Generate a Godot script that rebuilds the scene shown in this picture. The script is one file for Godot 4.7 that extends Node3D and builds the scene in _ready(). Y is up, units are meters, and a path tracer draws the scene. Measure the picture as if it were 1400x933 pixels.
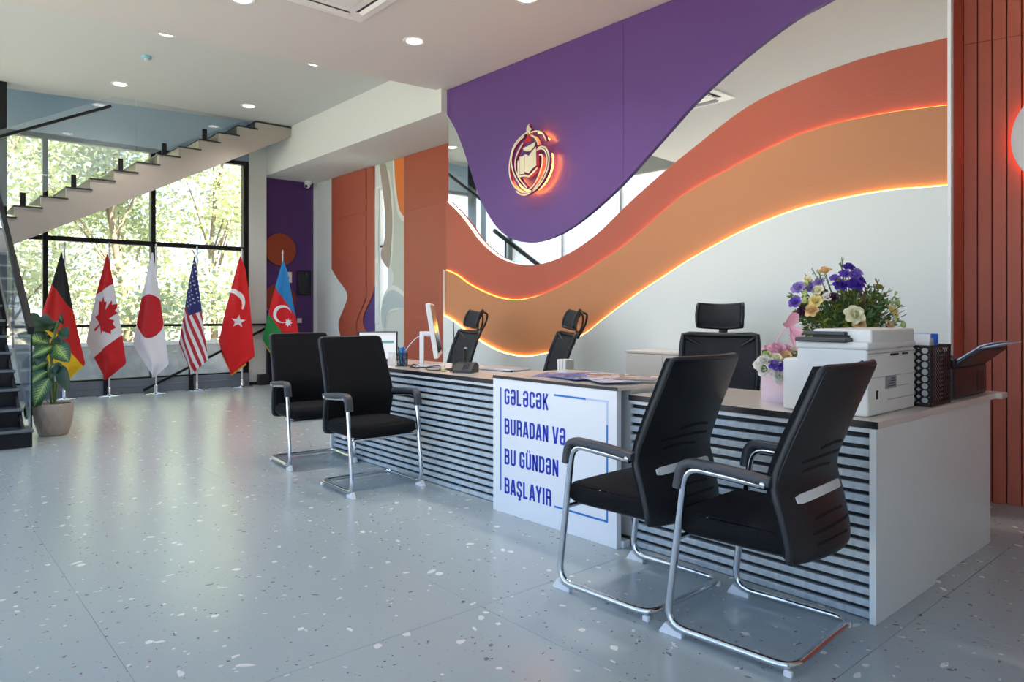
extends Node3D

# ---------------------------------------------------------------- mesh helpers
class Shape:
	var st := SurfaceTool.new()
	var t := Transform3D()
	var group := 1
	func _init() -> void:
		st.begin(Mesh.PRIMITIVE_TRIANGLES)
	func flat() -> void:
		st.set_smooth_group(-1)
	func smooth() -> void:
		group += 1
		st.set_smooth_group(group)
	func vert(p: Vector3, uv := Vector2.ZERO) -> void:
		st.set_uv(uv)
		st.add_vertex(t * p)
	func tri(a: Vector3, b: Vector3, c: Vector3, ua := Vector2.ZERO, ub := Vector2.ZERO, uc := Vector2.ZERO) -> void:
		vert(a, ua)
		vert(b, ub)
		vert(c, uc)
	# a face whose front looks along «out»
	func face(p: Array, out: Vector3, uv: Array = []) -> void:
		var n: Vector3 = (p[1] - p[0]).cross(p[2] - p[0])
		var turn := n.dot(out) > 0.0
		for i in range(1, p.size() - 1):
			var j := i + 1 if turn else i
			var k := i if turn else i + 1
			if uv.is_empty():
				tri(p[0], p[j], p[k])
			else:
				tri(p[0], p[j], p[k], uv[0], uv[j], uv[k])
	func box(c: Vector3, size: Vector3, bevel := 0.0) -> void:
		flat()
		var h := size * 0.5
		var b := minf(bevel, minf(h.x, minf(h.y, h.z)) * 0.9)
		for a in 3:
			var u := (a + 1) % 3
			var v := (a + 2) % 3
			for s in [-1.0, 1.0]:
				var out := Vector3.ZERO
				out[a] = s
				var q := []
				for k in [[-1, -1], [1, -1], [1, 1], [-1, 1]]:
					var p := Vector3.ZERO
					p[a] = s * h[a]
					p[u] = k[0] * (h[u] - b)
					p[v] = k[1] * (h[v] - b)
					q.append(c + p)
				face(q, out)
			if b > 0.0:
				for su in [-1.0, 1.0]:
					for sv in [-1.0, 1.0]:
						var q := []
						for k in [[-1, 0], [1, 0], [1, 1], [-1, 1]]:
							var p := Vector3.ZERO
							p[a] = k[0] * (h[a] - b)
							p[u] = su * (h[u] - (b if k[1] == 1 else 0.0))
							p[v] = sv * (h[v] - (0.0 if k[1] == 1 else b))
							q.append(c + p)
						var out := Vector3.ZERO
						out[u] = su
						out[v] = sv
						face(q, out)
		if b > 0.0:
			for sx in [-1.0, 1.0]:
				for sy in [-1.0, 1.0]:
					for sz in [-1.0, 1.0]:
						var s := Vector3(sx, sy, sz)
						face([c + s * Vector3(h.x, h.y - b, h.z - b), c + s * Vector3(h.x - b, h.y, h.z - b), c + s * Vector3(h.x - b, h.y - b, h.z)], s)
	func span(a: Vector3, b: Vector3, bevel := 0.0) -> void:
		box((a + b) * 0.5, (b - a).abs(), bevel)
	# a box with rounded edges of radius r
	func soft(c: Vector3, size: Vector3, r: float, seg := 3, bulge := 0.0) -> void:
		smooth()
		var h := size * 0.5
		r = minf(r, minf(h.x, minf(h.y, h.z)))
		var lists := []
		for a in 3:
			var l := []
			for i in seg + 1:
				l.append(-h[a] + r * float(i) / seg)
			if h[a] - r > 0.001:
				if bulge > 0.0:
					for i in range(1, 5):
						l.append(lerpf(-h[a] + r, h[a] - r, i / 5.0))
				for i in seg + 1:
					l.append(h[a] - r + r * float(i) / seg)
			else:
				for i in range(1, seg + 1):
					l.append(h[a] - r + r * float(i) / seg)
			lists.append(l)
		for a in 3:
			var u := (a + 1) % 3
			var v := (a + 2) % 3
			for s in [-1.0, 1.0]:
				var out := Vector3.ZERO
				out[a] = s
				for i in lists[u].size() - 1:
					for j in lists[v].size() - 1:
						var q := []
						for k in [[0, 0], [1, 0], [1, 1], [0, 1]]:
							var p := Vector3.ZERO
							p[a] = s * h[a]
							p[u] = lists[u][i + k[0]]
							p[v] = lists[v][j + k[1]]
							var inner := p.clamp(-(h - Vector3.ONE * r), h - Vector3.ONE * r)
							var w := inner + (p - inner).normalized() * r
							if bulge > 0.0:
								var e := Vector3(cos(w.x / h.x * PI * 0.5), cos(w.y / h.y * PI * 0.5), cos(w.z / h.z * PI * 0.5))
								w[a] += s * bulge * maxf(e[u], 0.0) * maxf(e[v], 0.0)
							q.append(c + w)
						face(q, out)
	func tube(pts: Array, radius: Variant, sides := 10, closed := false, caps := true, squash := 1.0, upward := Vector3.UP, power := 1.0) -> void:
		smooth()
		var n := pts.size()
		var rings := []
		var side := Vector3.ZERO
		for i in n:
			var before: Vector3 = pts[(i - 1 + n) % n] if closed or i > 0 else pts[i]
			var after: Vector3 = pts[(i + 1) % n] if closed or i < n - 1 else pts[i]
			var d := (after - before).normalized()
			if i == 0:
				side = d.cross(upward)
				if side.length() < 0.01:
					side = d.cross(Vector3.RIGHT)
					if side.length() < 0.01:
						side = d.cross(Vector3.BACK)
			side = (side - d * side.dot(d)).normalized()
			var other := side.cross(d)
			var r: float = radius if radius is float else radius[i]
			var ring := []
			for k in sides:
				var a := TAU * k / sides
				ring.append(pts[i] + side * signf(cos(a)) * pow(absf(cos(a)), power) * r + other * signf(sin(a)) * pow(absf(sin(a)), power) * r * squash)
			rings.append(ring)
		for i in (n if closed else n - 1):
			var r0: Array = rings[i]
			var r1: Array = rings[(i + 1) % n]
			for k in sides:
				var l := (k + 1) % sides
				face([r0[k], r0[l], r1[l], r1[k]], (r0[k] + r0[l]) * 0.5 - pts[i] + (r1[k] + r1[l]) * 0.5 - pts[(i + 1) % n], [Vector2(float(k) / sides, float(i) / n), Vector2(float(k + 1) / sides, float(i) / n), Vector2(float(k + 1) / sides, float(i + 1) / n), Vector2(float(k) / sides, float(i + 1) / n)])
		if caps and not closed:
			flat()
			face(rings[0], pts[0] - pts[1])
			face(rings[n - 1], pts[n - 1] - pts[n - 2])
	# profile of (radius, height) points turned round the y axis
	func lathe(profile: Array, sides := 24, at := Vector3.ZERO) -> void:
		smooth()
		for i in profile.size() - 1:
			var a: Vector2 = profile[i]
			var b: Vector2 = profile[i + 1]
			if a.is_equal_approx(b):
				smooth()
				continue
			var d := b - a
			for k in sides:
				var p := Vector3(cos(TAU * k / sides), 0, sin(TAU * k / sides))
				var q := Vector3(cos(TAU * (k + 1) / sides), 0, sin(TAU * (k + 1) / sides))
				var out := (p + q) * 0.5 * d.y - Vector3.UP * d.x
				var up := Vector3.UP
				var c := [at + p * a.x + up * a.y, at + q * a.x + up * a.y, at + q * b.x + up * b.y, at + p * b.x + up * b.y]
				if a.x < 0.00001:
					face([c[0], c[2], c[3]], out)
				elif b.x < 0.00001:
					face([c[0], c[1], c[2]], out)
				else:
					face(c, out)
	# an outline in x and y, drawn out from z0 to z1
	func prism(poly: Array, z0: float, z1: float, chamfer := 0.0) -> void:
		var p := PackedVector2Array(poly)
		if Geometry2D.is_polygon_clockwise(p):
			p.reverse()
		var n := p.size()
		var inner := p
		if chamfer > 0.0:
			inner = PackedVector2Array()
			for i in n:
				var d0 := (p[i] - p[(i - 1 + n) % n]).normalized()
				var d1 := (p[(i + 1) % n] - p[i]).normalized()
				var m := (d0.orthogonal() + d1.orthogonal())
				m = m.normalized() / maxf(0.5, m.normalized().dot(d0.orthogonal()))
				inner.append(p[i] - m * chamfer if false else p[i] + m * chamfer * (1.0 if Geometry2D.is_point_in_polygon(p[i] + m * chamfer * 0.5, p) else -1.0))
		var idx := Geometry2D.triangulate_polygon(inner)
		flat()
		for i in range(0, idx.size(), 3):
			var f := []
			var g := []
			var uv := []
			for k in 3:
				var w: Vector2 = inner[idx[i + k]]
				f.append(Vector3(w.x, w.y, z1))
				g.append(Vector3(p[idx[i + k]].x, p[idx[i + k]].y, z0))
				uv.append(w)
			face(f, Vector3(0, 0, z1 - z0), uv)
			face(g, Vector3(0, 0, z0 - z1), uv)
		var zc := z1 - signf(z1 - z0) * chamfer
		for i in n:
			var a: Vector2 = p[i]
			var b: Vector2 = p[(i + 1) % n]
			if a.distance_to(b) < 0.00001:
				continue
			var out := Vector3((b - a).y, -(b - a).x, 0)
			flat()
			face([Vector3(a.x, a.y, z0), Vector3(b.x, b.y, z0), Vector3(b.x, b.y, zc), Vector3(a.x, a.y, zc)], out)
			if chamfer > 0.0:
				var ia := inner[i]
				var ib := inner[(i + 1) % n]
				face([Vector3(a.x, a.y, zc), Vector3(b.x, b.y, zc), Vector3(ib.x, ib.y, z1), Vector3(ia.x, ia.y, z1)], out.normalized() + Vector3(0, 0, signf(z1 - z0)))
	# a sheet of some thickness from a function of u and v (0 to 1)
	func sheet(fn: Callable, nu: int, nv: int, thick: float, uv_scale := Vector2.ONE) -> void:
		var pts := []
		for i in nu + 1:
			var row := []
			for j in nv + 1:
				row.append(fn.call(float(i) / nu, float(j) / nv))
			pts.append(row)
		var up := []
		var down := []
		for i in nu + 1:
			var ra := []
			var rb := []
			for j in nv + 1:
				var du: Vector3 = pts[mini(i + 1, nu)][j] - pts[maxi(i - 1, 0)][j]
				var dv: Vector3 = pts[i][mini(j + 1, nv)] - pts[i][maxi(j - 1, 0)]
				var n := du.cross(dv).normalized()
				ra.append(pts[i][j] + n * thick * 0.5)
				rb.append(pts[i][j] - n * thick * 0.5)
			up.append(ra)
			down.append(rb)
		smooth()
		for i in nu:
			for j in nv:
				var uv := []
				for k in [[0, 0], [1, 0], [1, 1], [0, 1]]:
					uv.append(Vector2(float(i + k[0]) / nu, float(j + k[1]) / nv) * uv_scale)
				face([up[i][j], up[i + 1][j], up[i + 1][j + 1], up[i][j + 1]], up[i][j] - down[i][j], uv)
		smooth()
		for i in nu:
			for j in nv:
				var uv := []
				for k in [[0, 0], [1, 0], [1, 1], [0, 1]]:
					uv.append(Vector2(float(i + k[0]) / nu, float(j + k[1]) / nv) * uv_scale)
				face([down[i][j], down[i + 1][j], down[i + 1][j + 1], down[i][j + 1]], down[i][j] - up[i][j], uv)
		if thick > 0.0:
			flat()
			var mid: Vector3 = pts[nu / 2][nv / 2]
			for i in nu:
				for j in [0, nv]:
					face([up[i][j], up[i + 1][j], down[i + 1][j], down[i][j]], pts[i][j] - pts[i][1 if j == 0 else nv - 1], [Vector2(float(i) / nu, float(j) / nv) * uv_scale, Vector2(float(i + 1) / nu, float(j) / nv) * uv_scale, Vector2(float(i + 1) / nu, float(j) / nv) * uv_scale, Vector2(float(i) / nu, float(j) / nv) * uv_scale])
			for j in nv:
				for i in [0, nu]:
					face([up[i][j], up[i][j + 1], down[i][j + 1], down[i][j]], pts[i][j] - pts[1 if i == 0 else nu - 1][j], [Vector2(float(i) / nu, float(j) / nv) * uv_scale, Vector2(float(i) / nu, float(j + 1) / nv) * uv_scale, Vector2(float(i) / nu, float(j + 1) / nv) * uv_scale, Vector2(float(i) / nu, float(j) / nv) * uv_scale])
	func ball(c: Vector3, r: Vector3, nu := 12, nv := 8) -> void:
		smooth()
		for i in nu:
			for j in nv:
				var q := []
				for k in [[0, 0], [1, 0], [1, 1], [0, 1]]:
					var a: float = TAU * (i + k[0]) / nu
					var b: float = PI * (j + k[1]) / nv - PI * 0.5
					q.append(c + Vector3(cos(a) * cos(b), sin(b), sin(a) * cos(b)) * r)
				var out: Vector3 = (q[0] + q[1] + q[2] + q[3]) * 0.25 - c
				if j == 0:
					face([q[0], q[2], q[3]], out)
				elif j == nv - 1:
					face([q[0], q[1], q[2]], out)
				else:
					face(q, out)
	func done(m: Material) -> ArrayMesh:
		st.generate_normals()
		var mesh := st.commit()
		mesh.surface_set_material(0, m)
		return mesh

var used := {}
func numbered(called: String) -> String:
	if not used.has(called):
		used[called] = 0
		return called
	used[called] += 1
	return "%s_%03d" % [called, used[called]]

func tag(o: Node3D, label: String, category: String, group := "") -> Node3D:
	o.set_meta("label", label)
	o.set_meta("category", category)
	if group:
		o.set_meta("group", group)
	return o

func thing(called: String, label: String, category: String, at := Vector3.ZERO, turn := 0.0, group := "") -> Node3D:
	var o := Node3D.new()
	o.name = numbered(called)
	add_child(o)
	o.position = at
	o.rotation.y = turn
	return tag(o, label, category, group)

func mesh_node(called: String, mesh: Mesh, parent: Node3D = null) -> MeshInstance3D:
	var o := MeshInstance3D.new()
	o.mesh = mesh
	if parent == null:
		o.name = numbered(called)
		add_child(o)
	else:
		o.name = called
		parent.add_child(o, true)
	return o

func part(called: String, s: Shape, m: Material, parent: Node3D = null) -> MeshInstance3D:
	return mesh_node(called, s.done(m), parent)

func lone(called: String, s: Shape, m: Material, label: String, category: String, group := "", at := Vector3.ZERO) -> MeshInstance3D:
	var o := part(called, s, m)
	o.position = at
	tag(o, label, category, group)
	return o

func struct(called: String, s: Shape, m: Material, label := "", category := "") -> MeshInstance3D:
	var o := part(called, s, m)
	o.set_meta("kind", "structure")
	if label:
		tag(o, label, category)
	return o

func copy(o: Node3D, label: String, at: Vector3, turn := 0.0) -> Node3D:
	var c: Node3D = o.duplicate()
	c.name = numbered(o.name)
	add_child(c)
	c.position = at
	c.rotation.y = turn
	c.set_meta("label", label)
	return c

func one_box(a: Vector3, b: Vector3, bevel := 0.0) -> Shape:
	var s := Shape.new()
	s.span(a, b, bevel)
	return s

# a smooth line through the given points
func curve2(p: Array, per := 5) -> Array:
	var out := []
	for i in p.size() - 1:
		var a: Vector2 = p[maxi(i - 1, 0)]
		var b: Vector2 = p[i]
		var c: Vector2 = p[i + 1]
		var d: Vector2 = p[mini(i + 2, p.size() - 1)]
		for k in per:
			out.append(b.cubic_interpolate(c, a, d, float(k) / per))
	out.append(p[p.size() - 1])
	return out

func curve3(p: Array, per := 6) -> Array:
	var out := []
	for i in p.size() - 1:
		var a: Vector3 = p[maxi(i - 1, 0)]
		var b: Vector3 = p[i]
		var c: Vector3 = p[i + 1]
		var d: Vector3 = p[mini(i + 2, p.size() - 1)]
		for k in per:
			out.append(b.cubic_interpolate(c, a, d, float(k) / per))
	out.append(p[p.size() - 1])
	return out

# a path of straight runs with round bends of radius r
func bent(p: Array, r: float, seg := 6) -> Array:
	var out := [p[0]]
	for i in range(1, p.size() - 1):
		var a: Vector3 = (p[i - 1] - p[i]).normalized()
		var b: Vector3 = (p[i + 1] - p[i]).normalized()
		var half := a.angle_to(b) * 0.5
		var back := minf(r / tan(half), minf(p[i].distance_to(p[i - 1]), p[i].distance_to(p[i + 1])) * 0.49)
		var s: Vector3 = p[i] + a * back
		var e: Vector3 = p[i] + b * back
		for k in seg + 1:
			var u := float(k) / seg
			out.append(s.lerp(p[i], u).lerp(p[i].lerp(e, u), u))
	out.append(p[p.size() - 1])
	return out

# ---------------------------------------------------------------- materials
var M := {}
var rng := RandomNumberGenerator.new()

func mat(called: String, hex: String, rough := 0.6, metal := 0.0, spec := 0.5) -> StandardMaterial3D:
	var m := StandardMaterial3D.new()
	m.resource_name = called
	m.albedo_color = Color(hex)
	m.roughness = rough
	m.metallic = metal
	m.metallic_specular = spec
	M[called] = m
	return m

func glow(called: String, hex: String, energy: float) -> StandardMaterial3D:
	var m := mat(called, hex, 0.5)
	m.emission_enabled = true
	m.emission = Color(hex)
	m.emission_energy_multiplier = energy
	return m

func noise_tex(freq: float, size := 256, as_normal := false, bump := 4.0, low := Color(0.8, 0.8, 0.8), high := Color.WHITE, kind := FastNoiseLite.TYPE_SIMPLEX_SMOOTH) -> NoiseTexture2D:
	var n := FastNoiseLite.new()
	n.noise_type = kind
	n.seed = 7
	n.frequency = freq
	n.fractal_octaves = 4
	var t := NoiseTexture2D.new()
	t.width = size
	t.height = size
	t.seamless = true
	t.noise = n
	if as_normal:
		t.as_normal_map = true
		t.bump_strength = bump
	else:
		var g := Gradient.new()
		g.set_color(0, low)
		g.set_color(1, high)
		t.color_ramp = g
	return t

func rough_up(m: StandardMaterial3D, t: Texture2D, scale: float, strength := 1.0) -> void:
	m.normal_enabled = true
	m.normal_texture = t
	m.normal_scale = strength
	m.uv1_triplanar = true
	m.uv1_scale = Vector3.ONE * scale

func tinted(m: StandardMaterial3D, t: Texture2D, scale: float) -> void:
	m.albedo_texture = t
	m.uv1_triplanar = true
	m.uv1_scale = Vector3.ONE * scale

func make_materials() -> void:
	var fine := noise_tex(0.08, 256, true, 3.0)
	mat("white_paint", "dbe1de", 0.6)
	mat("ceiling_paint", "ced4d2", 0.75)
	mat("soffit_paint", "d2d0cd", 0.7)
	mat("lobby_paint", "dcdcd7", 0.7)
	mat("blue_grey_paint", "9db6c6", 0.6)
	mat("purple_paint", "5c3b7e", 0.42)
	rough_up(M.purple_paint, fine, 2.0, 0.1)
	mat("deep_purple_paint", "4a2a66", 0.5)
	mat("terracotta_paint", "a8523a", 0.45)
	rough_up(M.terracotta_paint, fine, 2.0, 0.1)
	mat("tan_paint", "b87c50", 0.5)
	rough_up(M.tan_paint, fine, 2.0, 0.1)
	mat("slat_paint", "b45943", 0.5)
	rough_up(M.slat_paint, noise_tex(0.02, 256, true, 4.0), 1.0, 0.25)
	mat("slat_dark", "2a0c08", 0.7)
	mat("brick_red_disc", "8f3a1c", 0.5)
	mat("mirror", "f2f5f4", 0.02, 1.0)
	mat("black_metal", "17191c", 0.4, 0.3)
	mat("black_plastic", "15161a", 0.38)
	mat("dark_plastic", "23262b", 0.45)
	mat("grey_plastic", "3b3f45", 0.45)
	mat("chrome", "d6d9de", 0.12, 1.0)
	mat("steel", "b9bcc0", 0.28, 1.0)
	mat("grip_grey", "e6e7e3", 0.5)
	mat("white_plastic", "e8e9e8", 0.35)
	mat("white_laminate", "e6e8e8", 0.22)
	mat("grey_edge", "b7b3aa", 0.4)
	mat("stringer_paint", "aaa39a", 0.65)
	mat("sill_grey", "76828e", 0.45)
	mat("concrete", "b9b7b0", 0.85)
	tinted(M.concrete, noise_tex(0.02, 512, false, 1.0, Color(0.8, 0.8, 0.8), Color.WHITE), 0.3)
	mat("paving", "b5b3ab", 0.9)
	tinted(M.paving, noise_tex(0.05, 512, false, 1.0, Color(0.78, 0.78, 0.76), Color.WHITE), 0.25)
	glow("led_orange", "ff9a30", 9.0)
	glow("led_amber", "ffb84e", 12.0)
	glow("led_white", "fff2e4", 2.2)
	glow("lamp_face", "fff8f0", 5.0)
	var g := mat("clear_glass", "eef6f6", 0.0)
	g.albedo_color = Color(0.93, 0.97, 0.97, 0.06)
	g.transparency = BaseMaterial3D.TRANSPARENCY_ALPHA
	var gb := mat("stair_glass", "dcecf2", 0.0)
	gb.albedo_color = Color(0.82, 0.92, 0.96, 0.10)
	gb.transparency = BaseMaterial3D.TRANSPARENCY_ALPHA

# speckled stone composite: pale ground with cut chips of several kinds
func terrazzo() -> ImageTexture:
	rng.seed = 11
	var size := 2048
	var im := Image.create(size, size, false, Image.FORMAT_RGB8)
	im.fill(Color("a6b1b2"))
	for i in 5200:                                       # faint mottle of the ground
		var c := Color("a6b1b2").lerp(Color("9ca8a9") if i % 2 else Color("afb9b9"), rng.randf() * 0.8)
		im.fill_rect(Rect2i(rng.randi() % size, rng.randi() % size, 2 + rng.randi() % 5, 2 + rng.randi() % 4), c)
	var kinds := [[60, 17.0, 30.0, "d9dbd6", "e6e6e0"], [210, 7.0, 15.0, "ccd0cc", "dfe0da"], [90, 8.0, 17.0, "6d6c66", "85867f"], [420, 4.0, 9.0, "5b544c", "7c7b74"], [60, 5.0, 11.0, "8a6846", "9c7a58"], [700, 2.0, 4.5, "6a6a66", "8b9090"]]
	for k in kinds:
		for i in k[0]:
			var c := Vector2(rng.randf() * size, rng.randf() * size)
			var r: float = rng.randf_range(k[1], k[2]) * 0.5
			var poly := []
			var n := 5 + rng.randi() % 3
			var turn := rng.randf() * TAU
			var long := rng.randf_range(1.0, 1.9)
			for j in n:
				var a: float = TAU * (j + rng.randf_range(-0.3, 0.3)) / n
				poly.append(Vector2(cos(a) * r * long, sin(a) * r / long * 1.3).rotated(turn) * rng.randf_range(0.75, 1.25))
			var pk := PackedVector2Array(poly)
			var col := Color(k[3]).lerp(Color(k[4]), rng.randf())
			var e := int(r * 3.0) + 1
			for y in range(-e, e + 1):
				for x in range(-e, e + 1):
					if Geometry2D.is_point_in_polygon(Vector2(x, y), pk):
						im.set_pixel(posmod(int(c.x) + x, size), posmod(int(c.y) + y, size), col)
	return ImageTexture.create_from_image(im)

# ---------------------------------------------------------------- the place
const HL := 3.65     # lower ceiling
const HU := 4.0      # upper ceiling
const FRONT := -4.6  # face of the feature wall

func _ready() -> void:
	setup_view()
	make_materials()
	build_shell()
	build_feature_wall()
	build_all()

func setup_view() -> void:
	var cam := Camera3D.new()
	cam.name = "camera"
	add_child(cam)
	var a := deg_to_rad(41.23)
	cam.position = Vector3(0, 1.155, 0)
	cam.look_at_from_position(cam.position, cam.position + Vector3(-cos(a), 0, -sin(a)))
	cam.projection = Camera3D.PROJECTION_FRUSTUM
	cam.near = 0.05
	cam.far = 300.0
	cam.size = 0.05 * 933.0 / 970.0
	cam.frustum_offset = Vector2(0, -0.05 * 38.5 / 970.0)
	cam.current = true
	var sky := ProceduralSkyMaterial.new()
	sky.sky_top_color = Color("5f96d8")
	sky.sky_horizon_color = Color("d6e6f6")
	sky.sky_curve = 0.25
	sky.ground_bottom_color = Color("a5a49e")
	sky.ground_horizon_color = Color("c8c8c2")
	sky.sun_angle_max = 5.0
	var env := Environment.new()
	env.background_mode = Environment.BG_SKY
	env.sky = Sky.new()
	env.sky.sky_material = sky
	env.background_energy_multiplier = 2.6
	env.tonemap_mode = Environment.TONE_MAPPER_LINEAR
	env.tonemap_exposure = 1.29
	env.sdfgi_enabled = true
	env.ssao_enabled = true
	env.ssil_enabled = true
	var we := WorldEnvironment.new()
	we.name = "world"
	we.environment = env
	add_child(we)
	var sun := DirectionalLight3D.new()
	sun.name = "sun"
	sun.light_color = Color("fff0d8")
	sun.light_energy = 9.5
	sun.shadow_enabled = true
	sun.look_at_from_position(Vector3(20, 34, -6), Vector3.ZERO)
	add_child(sun)

func build_shell() -> void:
	# floor of large tiles with open joints
	var bed := struct("floor", one_box(Vector3(-11.6, -0.2, -6.4), Vector3(2.8, -0.0022, 0.8)), mat("grout", "a4abac", 0.6), "grey speckled stone-composite tiled floor of the lobby", "floor")
	var stone := mat("terrazzo", "ffffff", 0.22)
	stone.albedo_texture = terrazzo()
	var pitch := 1.17
	var tiles := []
	for k in 8:
		var s := Shape.new()
		s.box(Vector3(0, -0.006, 0), Vector3(pitch - 0.0016, 0.012, pitch - 0.0016), 0.0005)
		var tool := SurfaceTool.new()
		var arr := s.done(stone).surface_get_arrays(0)
		var uv := PackedVector2Array()
		var off := Vector2(0.5 * (k % 2), 0.5 * ((k / 2) % 2))
		for p in arr[Mesh.ARRAY_VERTEX]:
			var w: Vector2 = Vector2(p.x, p.z) / pitch
			if k >= 4:
				w = Vector2(w.y, -w.x)
			uv.append(w * 0.5 + Vector2(0.25, 0.25) + off)
		arr[Mesh.ARRAY_TEX_UV] = uv
		var am := ArrayMesh.new()
		am.add_surface_from_arrays(Mesh.PRIMITIVE_TRIANGLES, arr)
		am.surface_set_material(0, stone)
		tiles.append(am)
	rng.seed = 5
	for i in range(-8, 5):
		for j in range(-5, 2):
			var o := mesh_node("tile", tiles[rng.randi() % 8], bed)
			o.position = Vector3(-2.18 + pitch * (i + 0.5), 0, -0.575 + pitch * (j + 0.5))
	# west side: window wall, upper wall, jamb, purple wall
	var w: StandardMaterial3D = M.white_paint
	var west := Shape.new()
	west.span(Vector3(-11.5, 0, -4.31), Vector3(-11.3, 6.2, -4.60), 0.004)
	west.span(Vector3(-11.6, 0, -4.60), Vector3(-11.415, 6.2, -6.3))
	west.span(Vector3(-11.5, 0, -4.31), Vector3(-11.3, 0.17, 0.7))
	struct("wall_west", west, w, "white jamb and wall beside the tall flag window", "wall")
	struct("wall_upper", one_box(Vector3(-11.5, 3.57, -4.31), Vector3(-11.3, 4.5, 0.7)), M.blue_grey_paint, "blue-grey wall above the tall window, seen through the stairwell opening", "wall")
	var sill := Shape.new()
	sill.span(Vector3(-11.298, 0.0, -4.31), Vector3(-11.27, 0.20, 0.5), 0.004)
	sill.span(Vector3(-11.298, 0.085, -4.31), Vector3(-11.262, 0.115, 0.5), 0.004)
	struct("baseboard_west", sill, M.sill_grey, "grey-blue sill board under the tall window", "baseboard")
	var pw := Shape.new()
	pw.span(Vector3(-11.43, 0.0, -4.60), Vector3(-11.40, 3.375, -5.46), 0.002)
	struct("wall_panel_west", pw, M.deep_purple_paint, "dark purple wall panel between the flag window and the white corner", "wall")
	window_west()
	# north side
	var north := Shape.new()
	north.span(Vector3(-11.5, 0, -5.53), Vector3(-9.46, 3.5, -5.69))
	north.span(Vector3(-9.46, 0, -5.53), Vector3(-9.10, 0.99, -5.7))
	north.span(Vector3(-9.46, 3.05, -5.53), Vector3(-9.10, 3.5, -5.7))
	north.span(Vector3(-9.10, 0, -5.53), Vector3(-6.44, 3.5, -6.3))
	north.span(Vector3(-1.7, 0, -6.3), Vector3(2.8, 4.2, -6.5))
	struct("wall_north", north, w, "white wall of the recess under the ceiling beam", "wall")
	var body := Shape.new()
	body.span(Vector3(-6.44, 0, -4.71), Vector3(-1.55, 4.3, -6.3))
	struct("wall_feature", body, w, "wall that carries the mirror and the wave panels", "wall")
	var end := Shape.new()
	end.span(Vector3(-1.4265, 0, FRONT + 0.002), Vector3(-1.408, HL, -4.64), 0.001)
	struct("trim_east", end, M.white_laminate, "white end strip of the feature wall beside the brown-red slats", "trim")
	var ret := Shape.new()
	ret.t = Transform3D(Basis(Vector3.RIGHT, Vector3.BACK, Vector3.UP), Vector3.ZERO)
	ret.prism([Vector2(-1.412, -4.64), Vector2(-1.463, -5.0), Vector2(-1.56, -5.0), Vector2(-1.43, -4.71), Vector2(-1.43, -4.64)], 0.0, HL)
	struct("wall_return", ret, M.slat_paint, "brown-red board closing the right end of the feature wall", "wall")
	struct("beam", one_box(Vector3(-11.5, 3.385, -4.60), Vector3(-6.441, 4.3, -6.3)), w, "white ceiling beam over the recess with the terracotta panels", "beam")
	struct("wall_east", one_box(Vector3(2.6, 0, -6.5), Vector3(2.8, 4.3, 0.7)), w)
	# ceilings
	var up := Shape.new()
	up.t = Transform3D(Basis(Vector3.RIGHT, Vector3.BACK, Vector3.UP), Vector3.ZERO)
	up.prism([Vector2(-10.97, 0.7), Vector2(-10.97, -1.1), Vector2(-10.47, -4.4), Vector2(-10.45, -4.61), Vector2(-6.0, -4.61), Vector2(-6.0, 0.7)], HU, HU + 0.3)
	struct("ceiling", up, M.ceiling_paint, "upper white ceiling over the flags and the stair", "ceiling")
	var low := Shape.new()
	low.t = up.t
	low.prism([Vector2(-7.10, 0.7), Vector2(-6.53, FRONT), Vector2(-6.441, FRONT), Vector2(-6.441, -6.4), Vector2(2.7, -6.4), Vector2(2.7, 0.7)], HL, HL + 0.6)
	struct("ceiling_lowered", low, M.soffit_paint, "lowered white ceiling over the reception desk", "ceiling")
	struct("ceiling_roof", one_box(Vector3(-11.7, 6.0, -6.5), Vector3(-5.9, 6.3, 0.8)), M.ceiling_paint)
	var shaft := Shape.new()
	shaft.span(Vector3(-11.5, 4.3, 0.55), Vector3(-6.0, 6.1, 0.8))
	shaft.span(Vector3(-11.5, 4.3, -4.65), Vector3(-6.0, 6.1, -4.8))
	shaft.span(Vector3(-6.2, 4.25, -4.8), Vector3(-6.0, 6.1, 0.8))
	part("window_4", one_box(Vector3(-11.41, 4.5, -4.31), Vector3(-11.40, 6.0, 0.55)), M.clear_glass, null).set_meta("kind", "structure")
	struct("wall_stairwell", shaft, M.blue_grey_paint)
	window_south()
	slat_wall()
	lamps()

# a pane of glass held between bars: an opening from a to b in a plane across «axis»
func pane(parent: Node3D, a: Vector3, b: Vector3) -> void:
	part("pane", one_box(a, b), M.clear_glass, parent)

func window_west() -> void:
	var o := thing("window_1", "tall black-framed window with several panes behind the row of flags", "window")
	o.set_meta("kind", "structure")
	var x0 := -11.40
	var x1 := -11.34
	var zs := [0.5, -0.23, -1.57, -2.907, -4.26]
	var ys := [0.20, 0.97, 2.17, 3.535]
	for z in zs:
		part("mullion", one_box(Vector3(-11.42, 0.17, z - 0.03), Vector3(-11.30, 3.57, z + 0.03), 0.003), M.black_metal, o)
	for k in 4:
		var h: float = [0.022, 0.018, 0.032, 0.03][k]
		part("transom", one_box(Vector3(-11.41, ys[k] - h, -4.26), Vector3(-11.31, ys[k] + h, 0.5), 0.003), M.black_metal, o)
	part("frame", one_box(Vector3(-11.42, 0.17, -4.31), Vector3(-11.30, 3.57, -4.29), 0.003), M.black_metal, o)
	for i in 4:
		for j in 3:
			pane(o, Vector3(-11.365, ys[j], zs[i + 1]), Vector3(-11.355, ys[j + 1], zs[i]))

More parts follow.
